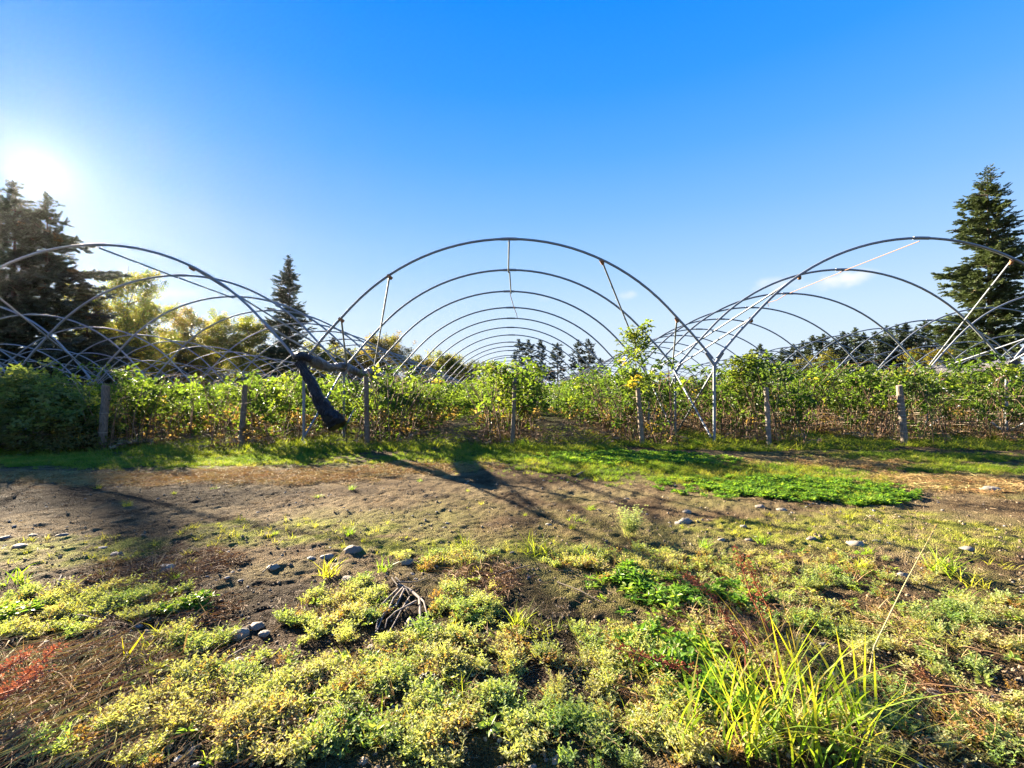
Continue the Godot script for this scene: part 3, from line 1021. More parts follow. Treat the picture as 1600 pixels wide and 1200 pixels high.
	var line := [[1188, 538], [1172, 552], [1204, 556], [1222, 545], [1240, 538], [1254, 533], [1270, 524], [1287, 522], [1304, 529], [1318, 518], [1336, 512], [1350, 520], [1368, 518], [1385, 510], [1402, 507], [1416, 504], [1432, 510], [1446, 502], [1462, 512], [1478, 508], [1494, 520], [1512, 528], [1300, 545], [1345, 540], [1390, 535], [1425, 535], [1470, 540]]
	line.sort_custom(func(a, b): return a[0] < b[0])
	for i in line.size():
		var q: Array = line[i]
		var dd: float = 88.0 + 6.0 * sin(i * 1.7) - (8.0 if q[1] > 534 and i > 5 else 0.0)
		p = tree_at(q[0], dd)
		conifer("dark green conifer, %s from the %s end of the tree line behind the right tunnels" % [ordinal(i if i < 14 else line.size() - 1 - i), "left" if i < 14 else "right"], "tree line behind the right tunnels", p, tall(q[1], dd, p), 3.5 + 0.7 * sin(i * 2.3), Color(0.10, 0.14, 0.07) * (0.9 + 0.25 * sin(i * 3.1)), 900 + i, 0.8, 0.12, 0.45)

# ------------------------------------------------------------------ ground plants
func sprig_mesh(seed_: int, stems: int, leaf_len: float, tall_: float) -> ArrayMesh:
	rng.seed = seed_
	var m := MB.new()
	for i in stems:
		var a := R(0, TAU)
		var dir := Vector3(cos(a) * R(0.2, 0.9), R(0.5, 1.0), sin(a) * R(0.2, 0.9)).normalized()
		var L := tall_ * R(0.6, 1.2)
		var base := Vector3(R(-0.02, 0.02), 0, R(-0.02, 0.02))
		m.blade(base, dir, dir.cross(Vector3(sin(a), 0.1, cos(a))).normalized(), Vector3.ZERO, L, 0.0025, Color(0.9, 0.7, 0.5), Color(1, 0.95, 0.7), 2)
		var n := 9
		for k in n:
			var t := 0.15 + 0.85 * k / (n - 1.0)
			var at := base + dir * L * t
			var b := a + k * 2.4
			var al := Vector3(cos(b), R(0.1, 0.9), sin(b)).normalized()
			var sd := al.cross(Vector3.UP).normalized()
			var c := Color(1, 1, 1) * R(0.7, 1.15)
			if k >= n - 3: c = Color(1.25, 1.15, 1.05) * R(0.9, 1.2)
			m.leaf(at, al, sd, sd.cross(al), leaf_len * R(0.7, 1.2), leaf_len * R(0.4, 0.6), c, R(0.0, 0.3), R(-0.2, 0.4))
	return m.mesh()

func tuft_mesh(seed_: int, blades: int, tall_: float, wide: float, spread := 0.9, foot := 0.03) -> ArrayMesh:
	rng.seed = seed_
	var m := MB.new()
	for i in blades:
		var a := R(0, TAU)
		var lean := R(0.05, spread)
		var dir := Vector3(cos(a) * lean, 1.0, sin(a) * lean).normalized()
		var side := Vector3(-sin(a), R(-0.2, 0.2), cos(a)).normalized().rotated(dir, R(-0.7, 0.7))
		var r := sqrt(rng.randf()) * foot
		var b := R(0, TAU)
		var c := Color(1, 1, 1) * R(0.7, 1.15)
		m.blade(Vector3(cos(b) * r, -0.005, sin(b) * r), dir, side, Vector3(cos(a) * 0.35, -R(0.1, 0.5), sin(a) * 0.35), tall_ * R(0.5, 1.15), wide * R(0.7, 1.2), c, c * Color(1.25, 1.1, 0.9))
	return m.mesh()

func rosette_mesh(seed_: int, leaves: int, size: float) -> ArrayMesh:
	rng.seed = seed_
	var m := MB.new()
	for i in leaves:
		var a := i * 2.4 + R(-0.3, 0.3)
		var dir := Vector3(cos(a), R(0.15, 1.1), sin(a)).normalized()
		var sd := dir.cross(Vector3.UP).normalized()
		var up := sd.cross(dir)
		var at := dir * size * R(0.05, 0.5) + Vector3(0, 0.005, 0)
		m.broad_leaf(at, dir, sd, up, size * R(0.6, 1.0), size * R(0.35, 0.6), Color(1, 1, 1) * R(0.75, 1.2), R(0.0, 0.3), R(0.1, 0.6))
	return m.mesh()

func tangle_mesh(seed_: int, count: int, size: float) -> ArrayMesh:      # dry stems lying in a tangle
	rng.seed = seed_
	var m := MB.new()
	for i in count:
		var a := R(0, TAU)
		var dir := Vector3(cos(a), R(0.0, 0.55), sin(a)).normalized()
		m.blade(Vector3(R(-1, 1), R(0.0, 0.12), R(-1, 1)) * size * 0.5, dir, dir.cross(Vector3.UP).rotated(dir, R(-1, 1)).normalized(), Vector3(R(-0.5, 0.5), -0.25, R(-0.5, 0.5)), size * R(0.4, 1.1), R(0.0018, 0.004), Color(1, 1, 1) * R(0.6, 1.3), Color(1.2, 1.1, 1.0) * R(0.7, 1.2))
	for i in count / 2:
		var a := R(0, TAU)
		var dir := Vector3(cos(a), R(-0.2, 0.6), sin(a)).normalized()
		var sd := dir.cross(Vector3.UP).normalized()
		m.leaf(Vector3(R(-1, 1), R(0.02, 0.3), R(-1, 1)) * size * 0.5, dir, sd, sd.cross(dir), size * R(0.1, 0.2), size * R(0.04, 0.1), Color(1, 1, 1) * R(0.6, 1.2), 0.3, 0.1)
	return m.mesh()

func lump_mesh(seed_: int, rough: float) -> ArrayMesh:           # a stone or a clod of about unit radius
	var f := FastNoiseLite.new()
	f.seed = seed_
	f.frequency = 0.55
	var m := MB.new()
	var rows := 9
	var cols := 14
	for i in rows + 1:
		var th := PI * i / rows
		for j in cols:
			var ph := TAU * j / cols
			var d := Vector3(sin(th) * cos(ph), cos(th), sin(th) * sin(ph))
			var r := 1.0 + rough * f.get_noise_3dv(d * 2.0) + rough * 0.5 * f.get_noise_3dv(d * 5.0 + Vector3(9, 9, 9))
			m.v.append(d * r)
			m.c.append(Color(1, 1, 1) * (1.0 + 0.25 * f.get_noise_3dv(d * 4.0 + Vector3(3, 0, 0))))
			m.n.append(d)
	for i in rows:
		for j in cols:
			var a := i * cols + j
			var b := i * cols + (j + 1) % cols
			m.ix.append(a); m.ix.append(b); m.ix.append(b + cols)
			m.ix.append(a); m.ix.append(b + cols); m.ix.append(a + cols)
	m.round_normals()
	return m.mesh()

func scatter(kinds: Array, per_m2: float, each: Callable, clump := 0.0) -> void:
	for p in patches:
		if not p[0] in kinds: continue
		var count := int(PI * p[3] * p[4] * 1.6 * per_m2)
		for i in count:
			var a := R(0, TAU)
			var r := sqrt(rng.randf()) * 1.3
			var x: float = p[1] + cos(a) * r * p[3]
			var d: float = p[2] + sin(a) * r * p[4]
			if d < 0.9 or d > 12.0: continue
			var w := patch_weight(p, x, d)
			if clump != 0.0: w += clump * lumps.get_noise_2d(x * 90.0 + 7.0, d * 90.0)
			if w < R(0.1, 0.6): continue
			each.call(x, d, clampf(w, 0, 1), p)

func build_plants() -> void:
	var sprigs := [sprig_mesh(71, 10, 0.014, 0.045), sprig_mesh(72, 8, 0.013, 0.06), sprig_mesh(73, 11, 0.016, 0.036)]
	var sw := [[], [], []]
	var sc := [PackedColorArray(), PackedColorArray(), PackedColorArray()]
	rng.seed = 111
	var cover := func(x: float, d: float, w: float, p: Array):
		var v := rng.randi() % 3
		var mound := 0.022 * clampf(lumps.get_noise_2d(x * 90.0 + 7.0, d * 90.0) * 1.8 + 0.1, 0, 1) * w
		sw[v].append(Transform3D(turned(R(0, TAU), R(-0.3, 0.3), R(-0.3, 0.3), R(0.4, 1.25)), Vector3(x, gh(x, d) + mound - 0.008, -d)))
		var k := broad.get_noise_2d(x * 55.0 + 30.0, d * 55.0) + R(-0.35, 0.35)
		var c := Color(0.375, 0.42, 0.185)
		c = c.lerp(Color(0.47, 0.42, 0.23), clampf(k * 1.6, 0, 1)).lerp(Color(0.21, 0.33, 0.11), clampf(-k * 1.5, 0, 1))
		if rng.randf() < 0.09: c = Color(0.34, 0.21, 0.09)
		sc[v].append(c)
	scatter(["carpet"], 1450.0, cover, 3.6)
	scatter(["sparse"], 430.0, cover, 3.6)
	for v in 3:
		tag(many("knotweed_carpet", sprigs[v], M.grass, sw[v], sc[v]), ["pale yellow-green carpet of low weeds over the foreground soil", "longer shoots rising through the pale weed carpet", "flatter shoots low in the pale weed carpet"][v], "ground cover")

	var tufts := [tuft_mesh(81, 13, 0.09, 0.0045), tuft_mesh(82, 11, 0.12, 0.0045), tuft_mesh(83, 12, 0.06, 0.004)]
	var gw := [[], [], []]
	var gc := [PackedColorArray(), PackedColorArray(), PackedColorArray()]
	rng.seed = 112
	scatter(["grass"], 520.0, func(x: float, d: float, w: float, p: Array):
		var v := rng.randi() % 3
		gw[v].append(Transform3D(turned(R(0, TAU), 0, 0, R(0.7, 1.3) * (0.4 + 0.5 * w)), Vector3(x, gh(x, d), -d)))
		var k := broad.get_noise_2d(x * 40.0 + 10.0, d * 40.0) + R(-0.3, 0.3)
		gc[v].append(Color(0.19, 0.29, 0.035).lerp(Color(0.38, 0.36, 0.09), clampf(k * 1.5, 0, 1)).lerp(Color(0.11, 0.20, 0.03), clampf(-k * 1.5, 0, 1))), 1.1)
	scatter(["moss", "carpet", "sparse", "sparse", "sparse", "thatch"], 60.0, func(x: float, d: float, w: float, p: Array):
		var v := rng.randi() % 3
		gw[v].append(Transform3D(turned(R(0, TAU), 0, 0, R(0.35, 0.9)), Vector3(x, gh(x, d), -d)))
		gc[v].append(Color(0.30, 0.35, 0.06).lerp(Color(0.42, 0.38, 0.12), rng.randf())))
	scatter(["carpet", "clover"], 45.0, func(x: float, d: float, w: float, p: Array):
		var v := rng.randi() % 3
		gw[v].append(Transform3D(turned(R(0, TAU), R(-0.2, 0.2), R(-0.2, 0.2), R(0.6, 1.25)), Vector3(x, gh(x, d), -d)))
		gc[v].append(Color(0.24, 0.36, 0.05).lerp(Color(0.42, 0.40, 0.10), rng.randf())))
	# grass growing rank along the feet of the rows and between them
	for i in 13000:
		var d := 8.2 + pow(rng.randf(), 1.6) * 7.0
		var x := R(-1.2, 1.2) * d
		if broad.get_noise_2d(x * 25.0, d * 25.0) < R(-0.45, 0.15): continue
		var v := rng.randi() % 3
		gw[v].append(Transform3D(turned(R(0, TAU), 0, 0, R(1.1, 2.3)), Vector3(x, gh(x, d), -d)))
		gc[v].append(Color(0.17, 0.27, 0.035).lerp(Color(0.30, 0.31, 0.06), rng.randf() * 0.8))
	for v in 3:
		tag(many("short_grass", tufts[v], M.grass, gw[v], gc[v]), ["bright green grass strip along the row ends", "longer grass blades mixed into the strip along the row ends", "fine short grass mixed into the strip and the track"][v], "grass")

	var clover := rosette_mesh(91, 10, 0.035)
	var cw := []
	var cc := PackedColorArray()
	rng.seed = 113
	scatter(["clover"], 900.0, func(x: float, d: float, w: float, p: Array):
		cw.append(Transform3D(turned(R(0, TAU), R(-0.2, 0.2), R(-0.2, 0.2), R(0.7, 1.6)), Vector3(x, gh(x, d) + 0.03 * w * rng.randf(), -d)))
		var k := R(-1, 1)
		cc.append(Color(0.17, 0.33, 0.04).lerp(Color(0.28, 0.40, 0.05), clampf(k, 0, 1)).lerp(Color(0.09, 0.20, 0.035), clampf(-k, 0, 1))), 1.4)
	scatter(["carpet", "sparse"], 55.0, func(x: float, d: float, w: float, p: Array):
		cw.append(Transform3D(turned(R(0, TAU), R(-0.3, 0.3), R(-0.3, 0.3), R(0.5, 1.3)), Vector3(x, gh(x, d) + 0.012, -d)))
		cc.append(Color(0.20, 0.33, 0.06).lerp(Color(0.40, 0.42, 0.11), rng.randf())), -1.0)
	tag(many("broadleaf_weeds", clover, M.leaf, cw, cc), "mat of bright green broadleaf weeds in the grass and foreground", "weeds")

	var tangles := [tangle_mesh(95, 16, 0.11), tangle_mesh(96, 12, 0.16)]
	var tw := [[], []]
	var tc := [PackedColorArray(), PackedColorArray()]
	rng.seed = 114
	scatter(["dry", "thatch"], 330.0, func(x: float, d: float, w: float, p: Array):
		var v := rng.randi() % 2
		tw[v].append(Transform3D(turned(R(0, TAU), R(-0.2, 0.2), R(-0.2, 0.2), R(0.6, 1.2)), Vector3(x, gh(x, d) + 0.005, -d)))
		var k := rng.randf()
		tc[v].append(Color(0.30, 0.16, 0.065).lerp(Color(0.38, 0.33, 0.14), k) if p[0] == "dry" else Color(0.17, 0.095, 0.05).lerp(Color(0.30, 0.20, 0.10), k * k)), 0.5)
	scatter(["carpet", "carpet", "sparse", "sparse"], 95.0, func(x: float, d: float, w: float, p: Array):
		tw[1].append(Transform3D(turned(R(0, TAU), R(-0.2, 0.2), R(-0.2, 0.2), R(0.4, 0.8)), Vector3(x, gh(x, d) + 0.02, -d)))
		tc[1].append(Color(0.38, 0.27, 0.13).lerp(Color(0.17, 0.10, 0.055), rng.randf())))
	for i in 5200:
		var d := 1.6 + pow(rng.randf(), 1.15) * 6.6
		var x := R(-1.25, 1.25) * d
		if broad.get_noise_2d(x * 30.0 + 160.0, d * 30.0) < R(-0.35, 0.5): continue
		var v := rng.randi() % 2
		tw[v].append(Transform3D(turned(R(0, TAU), R(-0.1, 0.1), R(-0.1, 0.1), R(0.25, 0.7)) * Basis.from_scale(Vector3(1, 0.5, 1)), Vector3(x, gh(x, d) + 0.003, -d)))
		tc[v].append(Color(0.13, 0.085, 0.05).lerp(Color(0.36, 0.27, 0.15), pow(rng.randf(), 2.0)))
	for v in 2:
		tag(many("dry_plant_litter", tangles[v], M.dry, tw[v], tc[v]), ["reddish brown dry plant litter along the track edges", "longer dry brown stems tangled in the litter"][v], "dry litter")

	var dm := MB.new()
	for i in 3:
		var a := R(0, TAU)
		var dir := Vector3(cos(a) * R(0.1, 0.7), 1, sin(a) * R(0.1, 0.7)).normalized()
		dm.blade(Vector3(R(-0.01, 0.01), -0.005, R(-0.01, 0.01)), dir, Vector3(-sin(a), 0, cos(a)), Vector3(cos(a) * 0.2, -0.15, sin(a) * 0.2), R(0.6, 1.0), R(0.014, 0.022), Color(1, 1, 1), Color(1.1, 1.1, 1.1), 4)
	var uw := []
	var uc := PackedColorArray()
	scatter(["sparse", "sparse", "carpet", "thatch"], 70.0, func(x: float, d: float, w: float, p: Array):
		uw.append(Transform3D(turned(R(0, TAU), R(-0.4, 0.4), R(-0.4, 0.4), R(0.05, 0.13) + 0.1 * pow(rng.randf(), 5.0)), Vector3(x, gh(x, d), -d)))
		uc.append(Color(0.50, 0.40, 0.20).lerp(Color(0.36, 0.22, 0.10), rng.randf())))
	for i in 900:
		var px := R(-60, 330)
		var py := R(985, 1170)
		if px > 330.0 - (py - 985.0) * 0.4 and rng.randf() < 0.8: continue
		var p := G(px, py)
		uw.append(Transform3D(turned(R(-0.9, 0.3) - 0.6, R(-0.2, 0.2), -R(0.9, 1.45), R(0.12, 0.28)), p + Vector3(0, 0.01, 0)))
		uc.append(Color(0.36, 0.26, 0.13).lerp(Color(0.22, 0.26, 0.07), rng.randf()) if i % 3 else Color(0.22, 0.13, 0.07))
	tag(many("dry_grass_stems", dm.mesh(), M.dry, uw, uc), "thin straw-coloured stems standing up through the foreground weeds", "dry grass")

	# crumbs of soil, straw and gravel over the bare ground
	var clod := lump_mesh(31, 0.9)
	var lw := []
	var lc := PackedColorArray()
	rng.seed = 115
	for i in 11000:
		var d := 1.1 + pow(rng.randf(), 1.5) * 7.0
		var x := R(-1.25, 1.25) * d
		if lumps.get_noise_2d(x * 40.0 + 3.0, d * 40.0) < R(-0.5, 0.35): continue
		var s := R(0.002, 0.0075) * (1.6 if rng.randf() < 0.08 else 1.0)
		lw.append(Transform3D(turned(R(0, TAU), R(-1, 1), R(-1, 1), s) * Basis.from_scale(Vector3(1.3, 0.7, 1)), Vector3(x, gh(x, d) + s * 0.2, -d)))
		lc.append(Color(0.15, 0.105, 0.065).lerp(Color(0.26, 0.2, 0.125), rng.randf()))
	tag(many("soil_clods", clod, M.soil, lw, lc), "small crumbling clods of brown soil over the bare track", "soil")
	var grit := lump_mesh(35, 0.35)
	var gr := []
	var grc := PackedColorArray()
	for i in 1500:
		var d := 1.2 + pow(rng.randf(), 1.2) * 6.0
		var x := R(-1.25, 1.25) * d
		if broad.get_noise_2d(x * 20.0 + 3.0, d * 20.0) < R(-0.2, 0.4): continue
		var s := R(0.004, 0.013)
		gr.append(Transform3D(turned(R(0, TAU), R(-0.3, 0.3), R(-0.3, 0.3), s) * Basis.from_scale(Vector3(1.4, 0.6, 1)), Vector3(x, gh(x, d) + s * 0.15, -d)))
		grc.append(Color(0.30, 0.28, 0.25).lerp(Color(0.5, 0.48, 0.44), rng.randf()))
	tag(many("gravel", grit, M.stone, gr, grc), "grey grit and tiny pebbles strewn over the dirt track", "gravel")
	var st := MB.new()
	st.blade(Vector3(-0.5, 0, 0), Vector3(1, 0.03, 0.1).normalized(), Vector3(0, 0.2, 1).normalized(), Vector3(0, 0, 0.12), 1.0, 0.05, Color(1, 1, 1), Color(1, 1, 1), 3)
	st.blade(Vector3(-0.5, 0, 0), Vector3(1, 0.03, 0.1).normalized(), Vector3(0, 1, -0.2).normalized(), Vector3(0, 0, 0.12), 1.0, 0.05, Color(0.8, 0.8, 0.8), Color(1, 1, 1), 3)
	var straw := st.mesh()
	var rw := []
	var rc := PackedColorArray()
	for i in 26000:
		var d := 1.1 + pow(rng.randf(), 1.25) * 8.0
		var x := R(-1.25, 1.25) * d
		if broad.get_noise_2d(x * 16.0 + 60.0, d * 16.0) < R(-0.4, 0.35): continue
		rw.append(Transform3D(turned(R(0, TAU), R(-0.1, 0.1), R(-0.15, 0.15), R(0.02, 0.02 + 0.1 * pow(rng.randf(), 3.0))), Vector3(x, gh(x, d) + 0.006, -d)))
		var k := rng.randf()
		rc.append(Color(0.45, 0.36, 0.22).lerp(Color(0.15, 0.09, 0.05), k))
	tag(many("straw_bits", straw, M.dry, rw, rc), "bits of straw and dead stem scattered over the dirt", "straw")

func build_patches() -> void:
	for q in [
		["moss", 450, 832, 170, 24], ["moss", 640, 856, 130, 14], ["moss", 1400, 835, 270, 40], ["moss", 120, 862, 170, 28], ["moss", 850, 862, 90, 20], ["moss", 1150, 830, 130, 18],
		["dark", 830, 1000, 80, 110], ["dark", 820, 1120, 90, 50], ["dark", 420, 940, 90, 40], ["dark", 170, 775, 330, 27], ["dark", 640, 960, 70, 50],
		["dry", 340, 746, 290, 15], ["dry", 640, 733, 150, 11], ["dry", 1490, 756, 160, 17], ["dry", 80, 742, 160, 9], ["dry", 1320, 722, 110, 9], ["dry", 1180, 722, 90, 7],
		["thatch", 260, 885, 120, 26], ["thatch", 230, 965, 120, 34], ["thatch", 160, 1050, 170, 50], ["thatch", 120, 1120, 160, 45], ["thatch", 1130, 950, 90, 55], ["thatch", 1120, 1000, 110, 40], ["thatch", 1430, 1090, 120, 40], ["thatch", 760, 905, 60, 22],
		["grass", 230, 717, 330, 12], ["grass", 720, 714, 140, 16], ["grass", 950, 732, 170, 20], ["grass", 1190, 744, 210, 22], ["grass", 1300, 774, 85, 13], ["grass", 1530, 735, 110, 11], ["grass", 480, 702, 100, 15], ["grass", 1320, 757, 80, 14], ["grass", 850, 705, 100, 10], ["grass", 1440, 715, 160, 8], ["grass", 60, 712, 150, 9],
		["clover", 1230, 765, 160, 18], ["clover", 1010, 925, 70, 34], ["clover", 1050, 1025, 85, 40], ["clover", 1130, 1085, 80, 34], ["clover", 1150, 930, 40, 20], ["clover", 1320, 770, 70, 16], ["clover", 960, 716, 110, 9], ["clover", 40, 955, 40, 14], ["clover", 1080, 720, 60, 8], ["clover", 290, 945, 30, 12],
		["carpet", 500, 1095, 270, 60], ["carpet", 330, 1095, 150, 55], ["carpet", 530, 955, 62, 36], ["carpet", 710, 1110, 70, 40], ["carpet", 130, 945, 140, 26], ["carpet", 20, 985, 110, 24], ["carpet", 600, 1030, 90, 34], ["carpet", 990, 882, 110, 20], ["carpet", 960, 1060, 95, 75], ["sparse", 1230, 892, 190, 24], ["sparse", 1300, 955, 150, 36], ["sparse", 1490, 1010, 140, 50], ["carpet", 1570, 965, 70, 24], ["carpet", 720, 965, 45, 50], ["sparse", 1450, 1110, 180, 45], ["carpet", 700, 880, 60, 12], ["carpet", 800, 1015, 36, 26], ["sparse", 1180, 1020, 140, 60], ["carpet", 280, 1000, 60, 20], ["carpet", 460, 1150, 320, 40], ["carpet", 1000, 1150, 140, 40], ["sparse", 1400, 1160, 260, 40],
	]: patch(q[0], q[1], q[2], q[3], q[4])

func build_single_plants() -> void:
	# tufts that stand alone on the dirt
	var kinds := [tuft_mesh(121, 34, 0.10, 0.004, 1.1, 0.04), tuft_mesh(122, 28, 0.075, 0.004, 1.3, 0.05), tuft_mesh(123, 40, 0.12, 0.0045, 0.9, 0.04)]
	var tufts := [
		[840, 868, 1.6, "wide bright grass tuft on the mossy dirt, left of the weed carpet"], [897, 812, 0.9, "small bright green tuft on the shaded dirt left of the grey-green shrub"], [513, 898, 1.2, "yellow-green grass tuft between stones, left of the dead branches"], [601, 890, 1.0, "yellow-green grass tuft above the heap of dead branches"], [690, 880, 1.3, "yellowish grass tuft right of the small oval stone"], [728, 862, 1.1, "grass tuft with brown base above the branches, near the centre"], [925, 885, 1.3, "yellow grass tuft at the left corner of the right weed carpet"],
		[1155, 838, 0.8, "small yellow-green tuft at the front of the track right of the shrub"], [1192, 848, 0.9, "bright yellow tuft at the top edge of the weed carpet"], [1325, 810, 0.9, "low bright green tuft on the track below the green grass patch"], [1500, 846, 1.1, "low green tuft on the mossy track at right"], [1478, 900, 1.5, "large yellow-green tuft beside the leaning dry grass stalk"], [1522, 917, 1.2, "yellow-green tuft right of the large one by the dry stalk"], [1495, 930, 0.9, "small bright tuft below the two large ones at right"], [1345, 890, 0.9, "small tuft left of the tall dry grass stalk"], [1100, 775, 0.7, "tiny tuft on the track just below the green grass patch"], [497, 776, 0.7, "tiny green tuft alone on the bare track left of centre"], [200, 793, 0.7, "tiny yellow-green tuft alone on the shaded track at left"], [12, 912, 1.6, "shaded grass tuft at the left edge of the track"], [846, 988, 1.1, "bright tuft alone on the dark bare soil near the centre"], [810, 975, 1.0, "dark green tuft on the bare soil left of the bright one"], [662, 1010, 0.8, "thin-leaved tuft at the foot of the dead branches"], [1563, 885, 1.0, "orange-tinged tuft at the right edge of the track"], [1100, 858, 0.8, "small tuft at the shrub side of the weed carpet"],
	]
	rng.seed = 131
	for i in tufts.size():
		var q: Array = tufts[i]
		var p := G(q[0], q[1])
		var m := mat(0.5)
		var o := thing("grass_tuft", q[3], "grass tuft", p, R(0, TAU), "grass tufts standing alone on the dirt")
		var b := part("blades", kinds[i % 3], grass_tone(i), o)
		b.scale = Vector3.ONE * q[2] * 1.35
		b.set_meta("kind", "stuff")
	for i in 46:
		var d := R(2.2, 6.6)
		var x := R(-1.1, 1.1) * d
		var o := thing("grass_tuft", "small grass tuft among many scattered over the dirt track", "grass tuft", Vector3(x, gh(x, d), -d), R(0, TAU), "small grass tufts scattered over the track")
		var b := part("blades", kinds[i % 3], grass_tone(i), o)
		b.scale = Vector3.ONE * R(0.45, 1.0)
		b.set_meta("kind", "stuff")

	# the grey-green shrub in the middle of the foreground
	var at := G(985, 842)
	var sh := thing("weed_shrub", "small grey-green shrubby weed standing at the edge of the track", "weed", at)
	rng.seed = 140
	var stems := MB.new()
	var lv := MB.new()
	for i in 60:
		var a := R(0, TAU)
		var dir := Vector3(cos(a) * R(0.05, 0.75), 1.0, sin(a) * R(0.05, 0.75)).normalized()
		var L := R(0.11, 0.26)
		stems.blade(Vector3(R(-0.05, 0.05), 0, R(-0.05, 0.05)), dir, dir.cross(Vector3(sin(a), 0, cos(a))).normalized(), Vector3.ZERO, L, 0.003, Color(0.3, 0.3, 0.16), Color(0.4, 0.4, 0.25), 2)
		for k in 14:
			var t := R(0.25, 1.05)
			var b := R(0, TAU)
			var al := Vector3(cos(b), R(0.0, 0.9), sin(b)).normalized()
			var sd := al.cross(Vector3.UP).normalized()
			var c := Color(0.16, 0.25, 0.09).lerp(Color(0.40, 0.45, 0.30), t * 0.8)
			lv.leaf(dir * L * t + Vector3(R(-0.03, 0.03), 0, R(-0.03, 0.03)), al, sd, sd.cross(al), R(0.016, 0.030), R(0.008, 0.014), c * R(0.8, 1.2), 0.2, 0.2)
	part("stems", stems.mesh(), M.grass, sh)
	part("leaves", lv.mesh(), M.grass, sh).set_meta("kind", "stuff")

	# sedge tussock at the lower right: every long blade is a piece of its own
	var tus := thing("sedge_tussock", "large tussock of long yellow-green blades in the right foreground", "grass tussock", G(1245, 1165))
	var bl := []
	rng.seed = 150
	for i in 10:
		var m := MB.new()
		var c := Color(0.15, 0.27, 0.035) * R(0.7, 1.25)
		if i == 3 or i == 7: c = Color(0.42, 0.36, 0.16)
		m.blade(Vector3.ZERO, Vector3.UP, Vector3.RIGHT, Vector3(R(-0.15, 0.15), -R(0.02, 0.22), R(0.1, 0.7)), 0.5, R(0.006, 0.0105), c, Color(0.45, 0.33, 0.06) if i % 3 == 0 else Color(0.26, 0.34, 0.05), 7)
		bl.append(m.mesh())
	var foot := tus.position
	for i in 200:
		var t := rng.randf()
		var px := R(-0.40, 0.30) if i % 3 else R(-0.2, 0.2)
		var dd := R(-0.10, 0.18)
		var b := part("blade", bl[rng.randi() % 10], M.grass, tus)
		var a := R(0, TAU) if i % 2 else R(-0.9, 0.9) - 0.3
		b.position = Vector3(px, gh(foot.x + px, -foot.z + dd) - foot.y - 0.01, -dd)
		var s := R(0.35, 1.0) * (1.1 if absf(px) < 0.2 else 0.8)
		b.basis = Basis(Vector3.UP, a) * Basis(Vector3.RIGHT, R(0.05, 0.5)) * Basis.from_scale(Vector3(R(0.8, 1.2), s, s))
	# the long blade arching to the left, and others lying outward
	for q in [[1190, 1130, 985, 1003, 0.10], [1200, 1130, 950, 1035, 0.05], [1180, 1140, 940, 1063, 0.04], [1230, 1130, 1090, 1012, 0.12], [1370, 1125, 1365, 1010, 0.0], [1345, 1130, 1330, 985, 0.02], [1350, 1130, 1352, 985, 0.02], [1330, 1120, 1305, 975, 0.05], [1265, 1130, 1228, 985, 0.03], [1290, 1130, 1198, 955, 0.06], [1240, 1130, 1200, 945, 0.02], [1395, 1125, 1530, 1140, 0.16]]:
		var a := G(q[0], q[1])
		var e := P(q[2], q[3], -a.z + 0.12)
		var m := MB.new()
		var dir := e - a
		var L := dir.length()
		m.blade(Vector3.ZERO, dir.normalized() + Vector3(0, q[4] * 2.0, 0), Vector3(0.4, 0.1, 0.9).normalized() if absf(dir.x) > 0.2 else Vector3.RIGHT, Vector3(0, -q[4] * 2.0, 0), L, 0.012, Color(0.21, 0.36, 0.03), Color(0.48, 0.42, 0.05), 9)
		var b := part("blade", m.mesh(), M.grass, tus)
		b.position = a - foot

	# tall dry stalk leaning right
	var s0 := P(1366, 1010, 1.95)
	var s1 := P(1462, 822, 2.1)
	var root := Vector3(s0.x - 0.06, gh(s0.x, 1.9), -1.9)
	var ds := thing("dry_grass_stalk", "tall dry straw-coloured grass stalk leaning to the right over the track", "grass stalk", root)
	var sm := MB.new()
	sm.tube(PackedVector3Array([Vector3.ZERO, s0 - root, (s0 - root).lerp(s1 - root, 0.5) + Vector3(-0.006, 0, 0), s1 - root]), PackedFloat32Array([0.003, 0.003, 0.0025, 0.0012]), 5, Color(0.45, 0.38, 0.17))
	part("stem", sm.mesh(), M.dry, ds)
	var em := MB.new()
	rng.seed = 160
	for i in 50:
		var t := R(0.78, 1.0)
		var p := (s0 - root).lerp(s1 - root, t)
		var dir := ((s1 - s0).normalized() + Vector3(R(-0.4, 0.4), R(-0.2, 0.4), R(-0.4, 0.4))).normalized()
		var sd := dir.cross(Vector3(0, 0, 1)).normalized()
		em.leaf(p, dir, sd, sd.cross(dir), R(0.012, 0.025), 0.004, Color(0.5, 0.43, 0.22), 0.1, 0.0)
	part("seed_head", em.mesh(), M.dry, ds).set_meta("kind", "stuff")

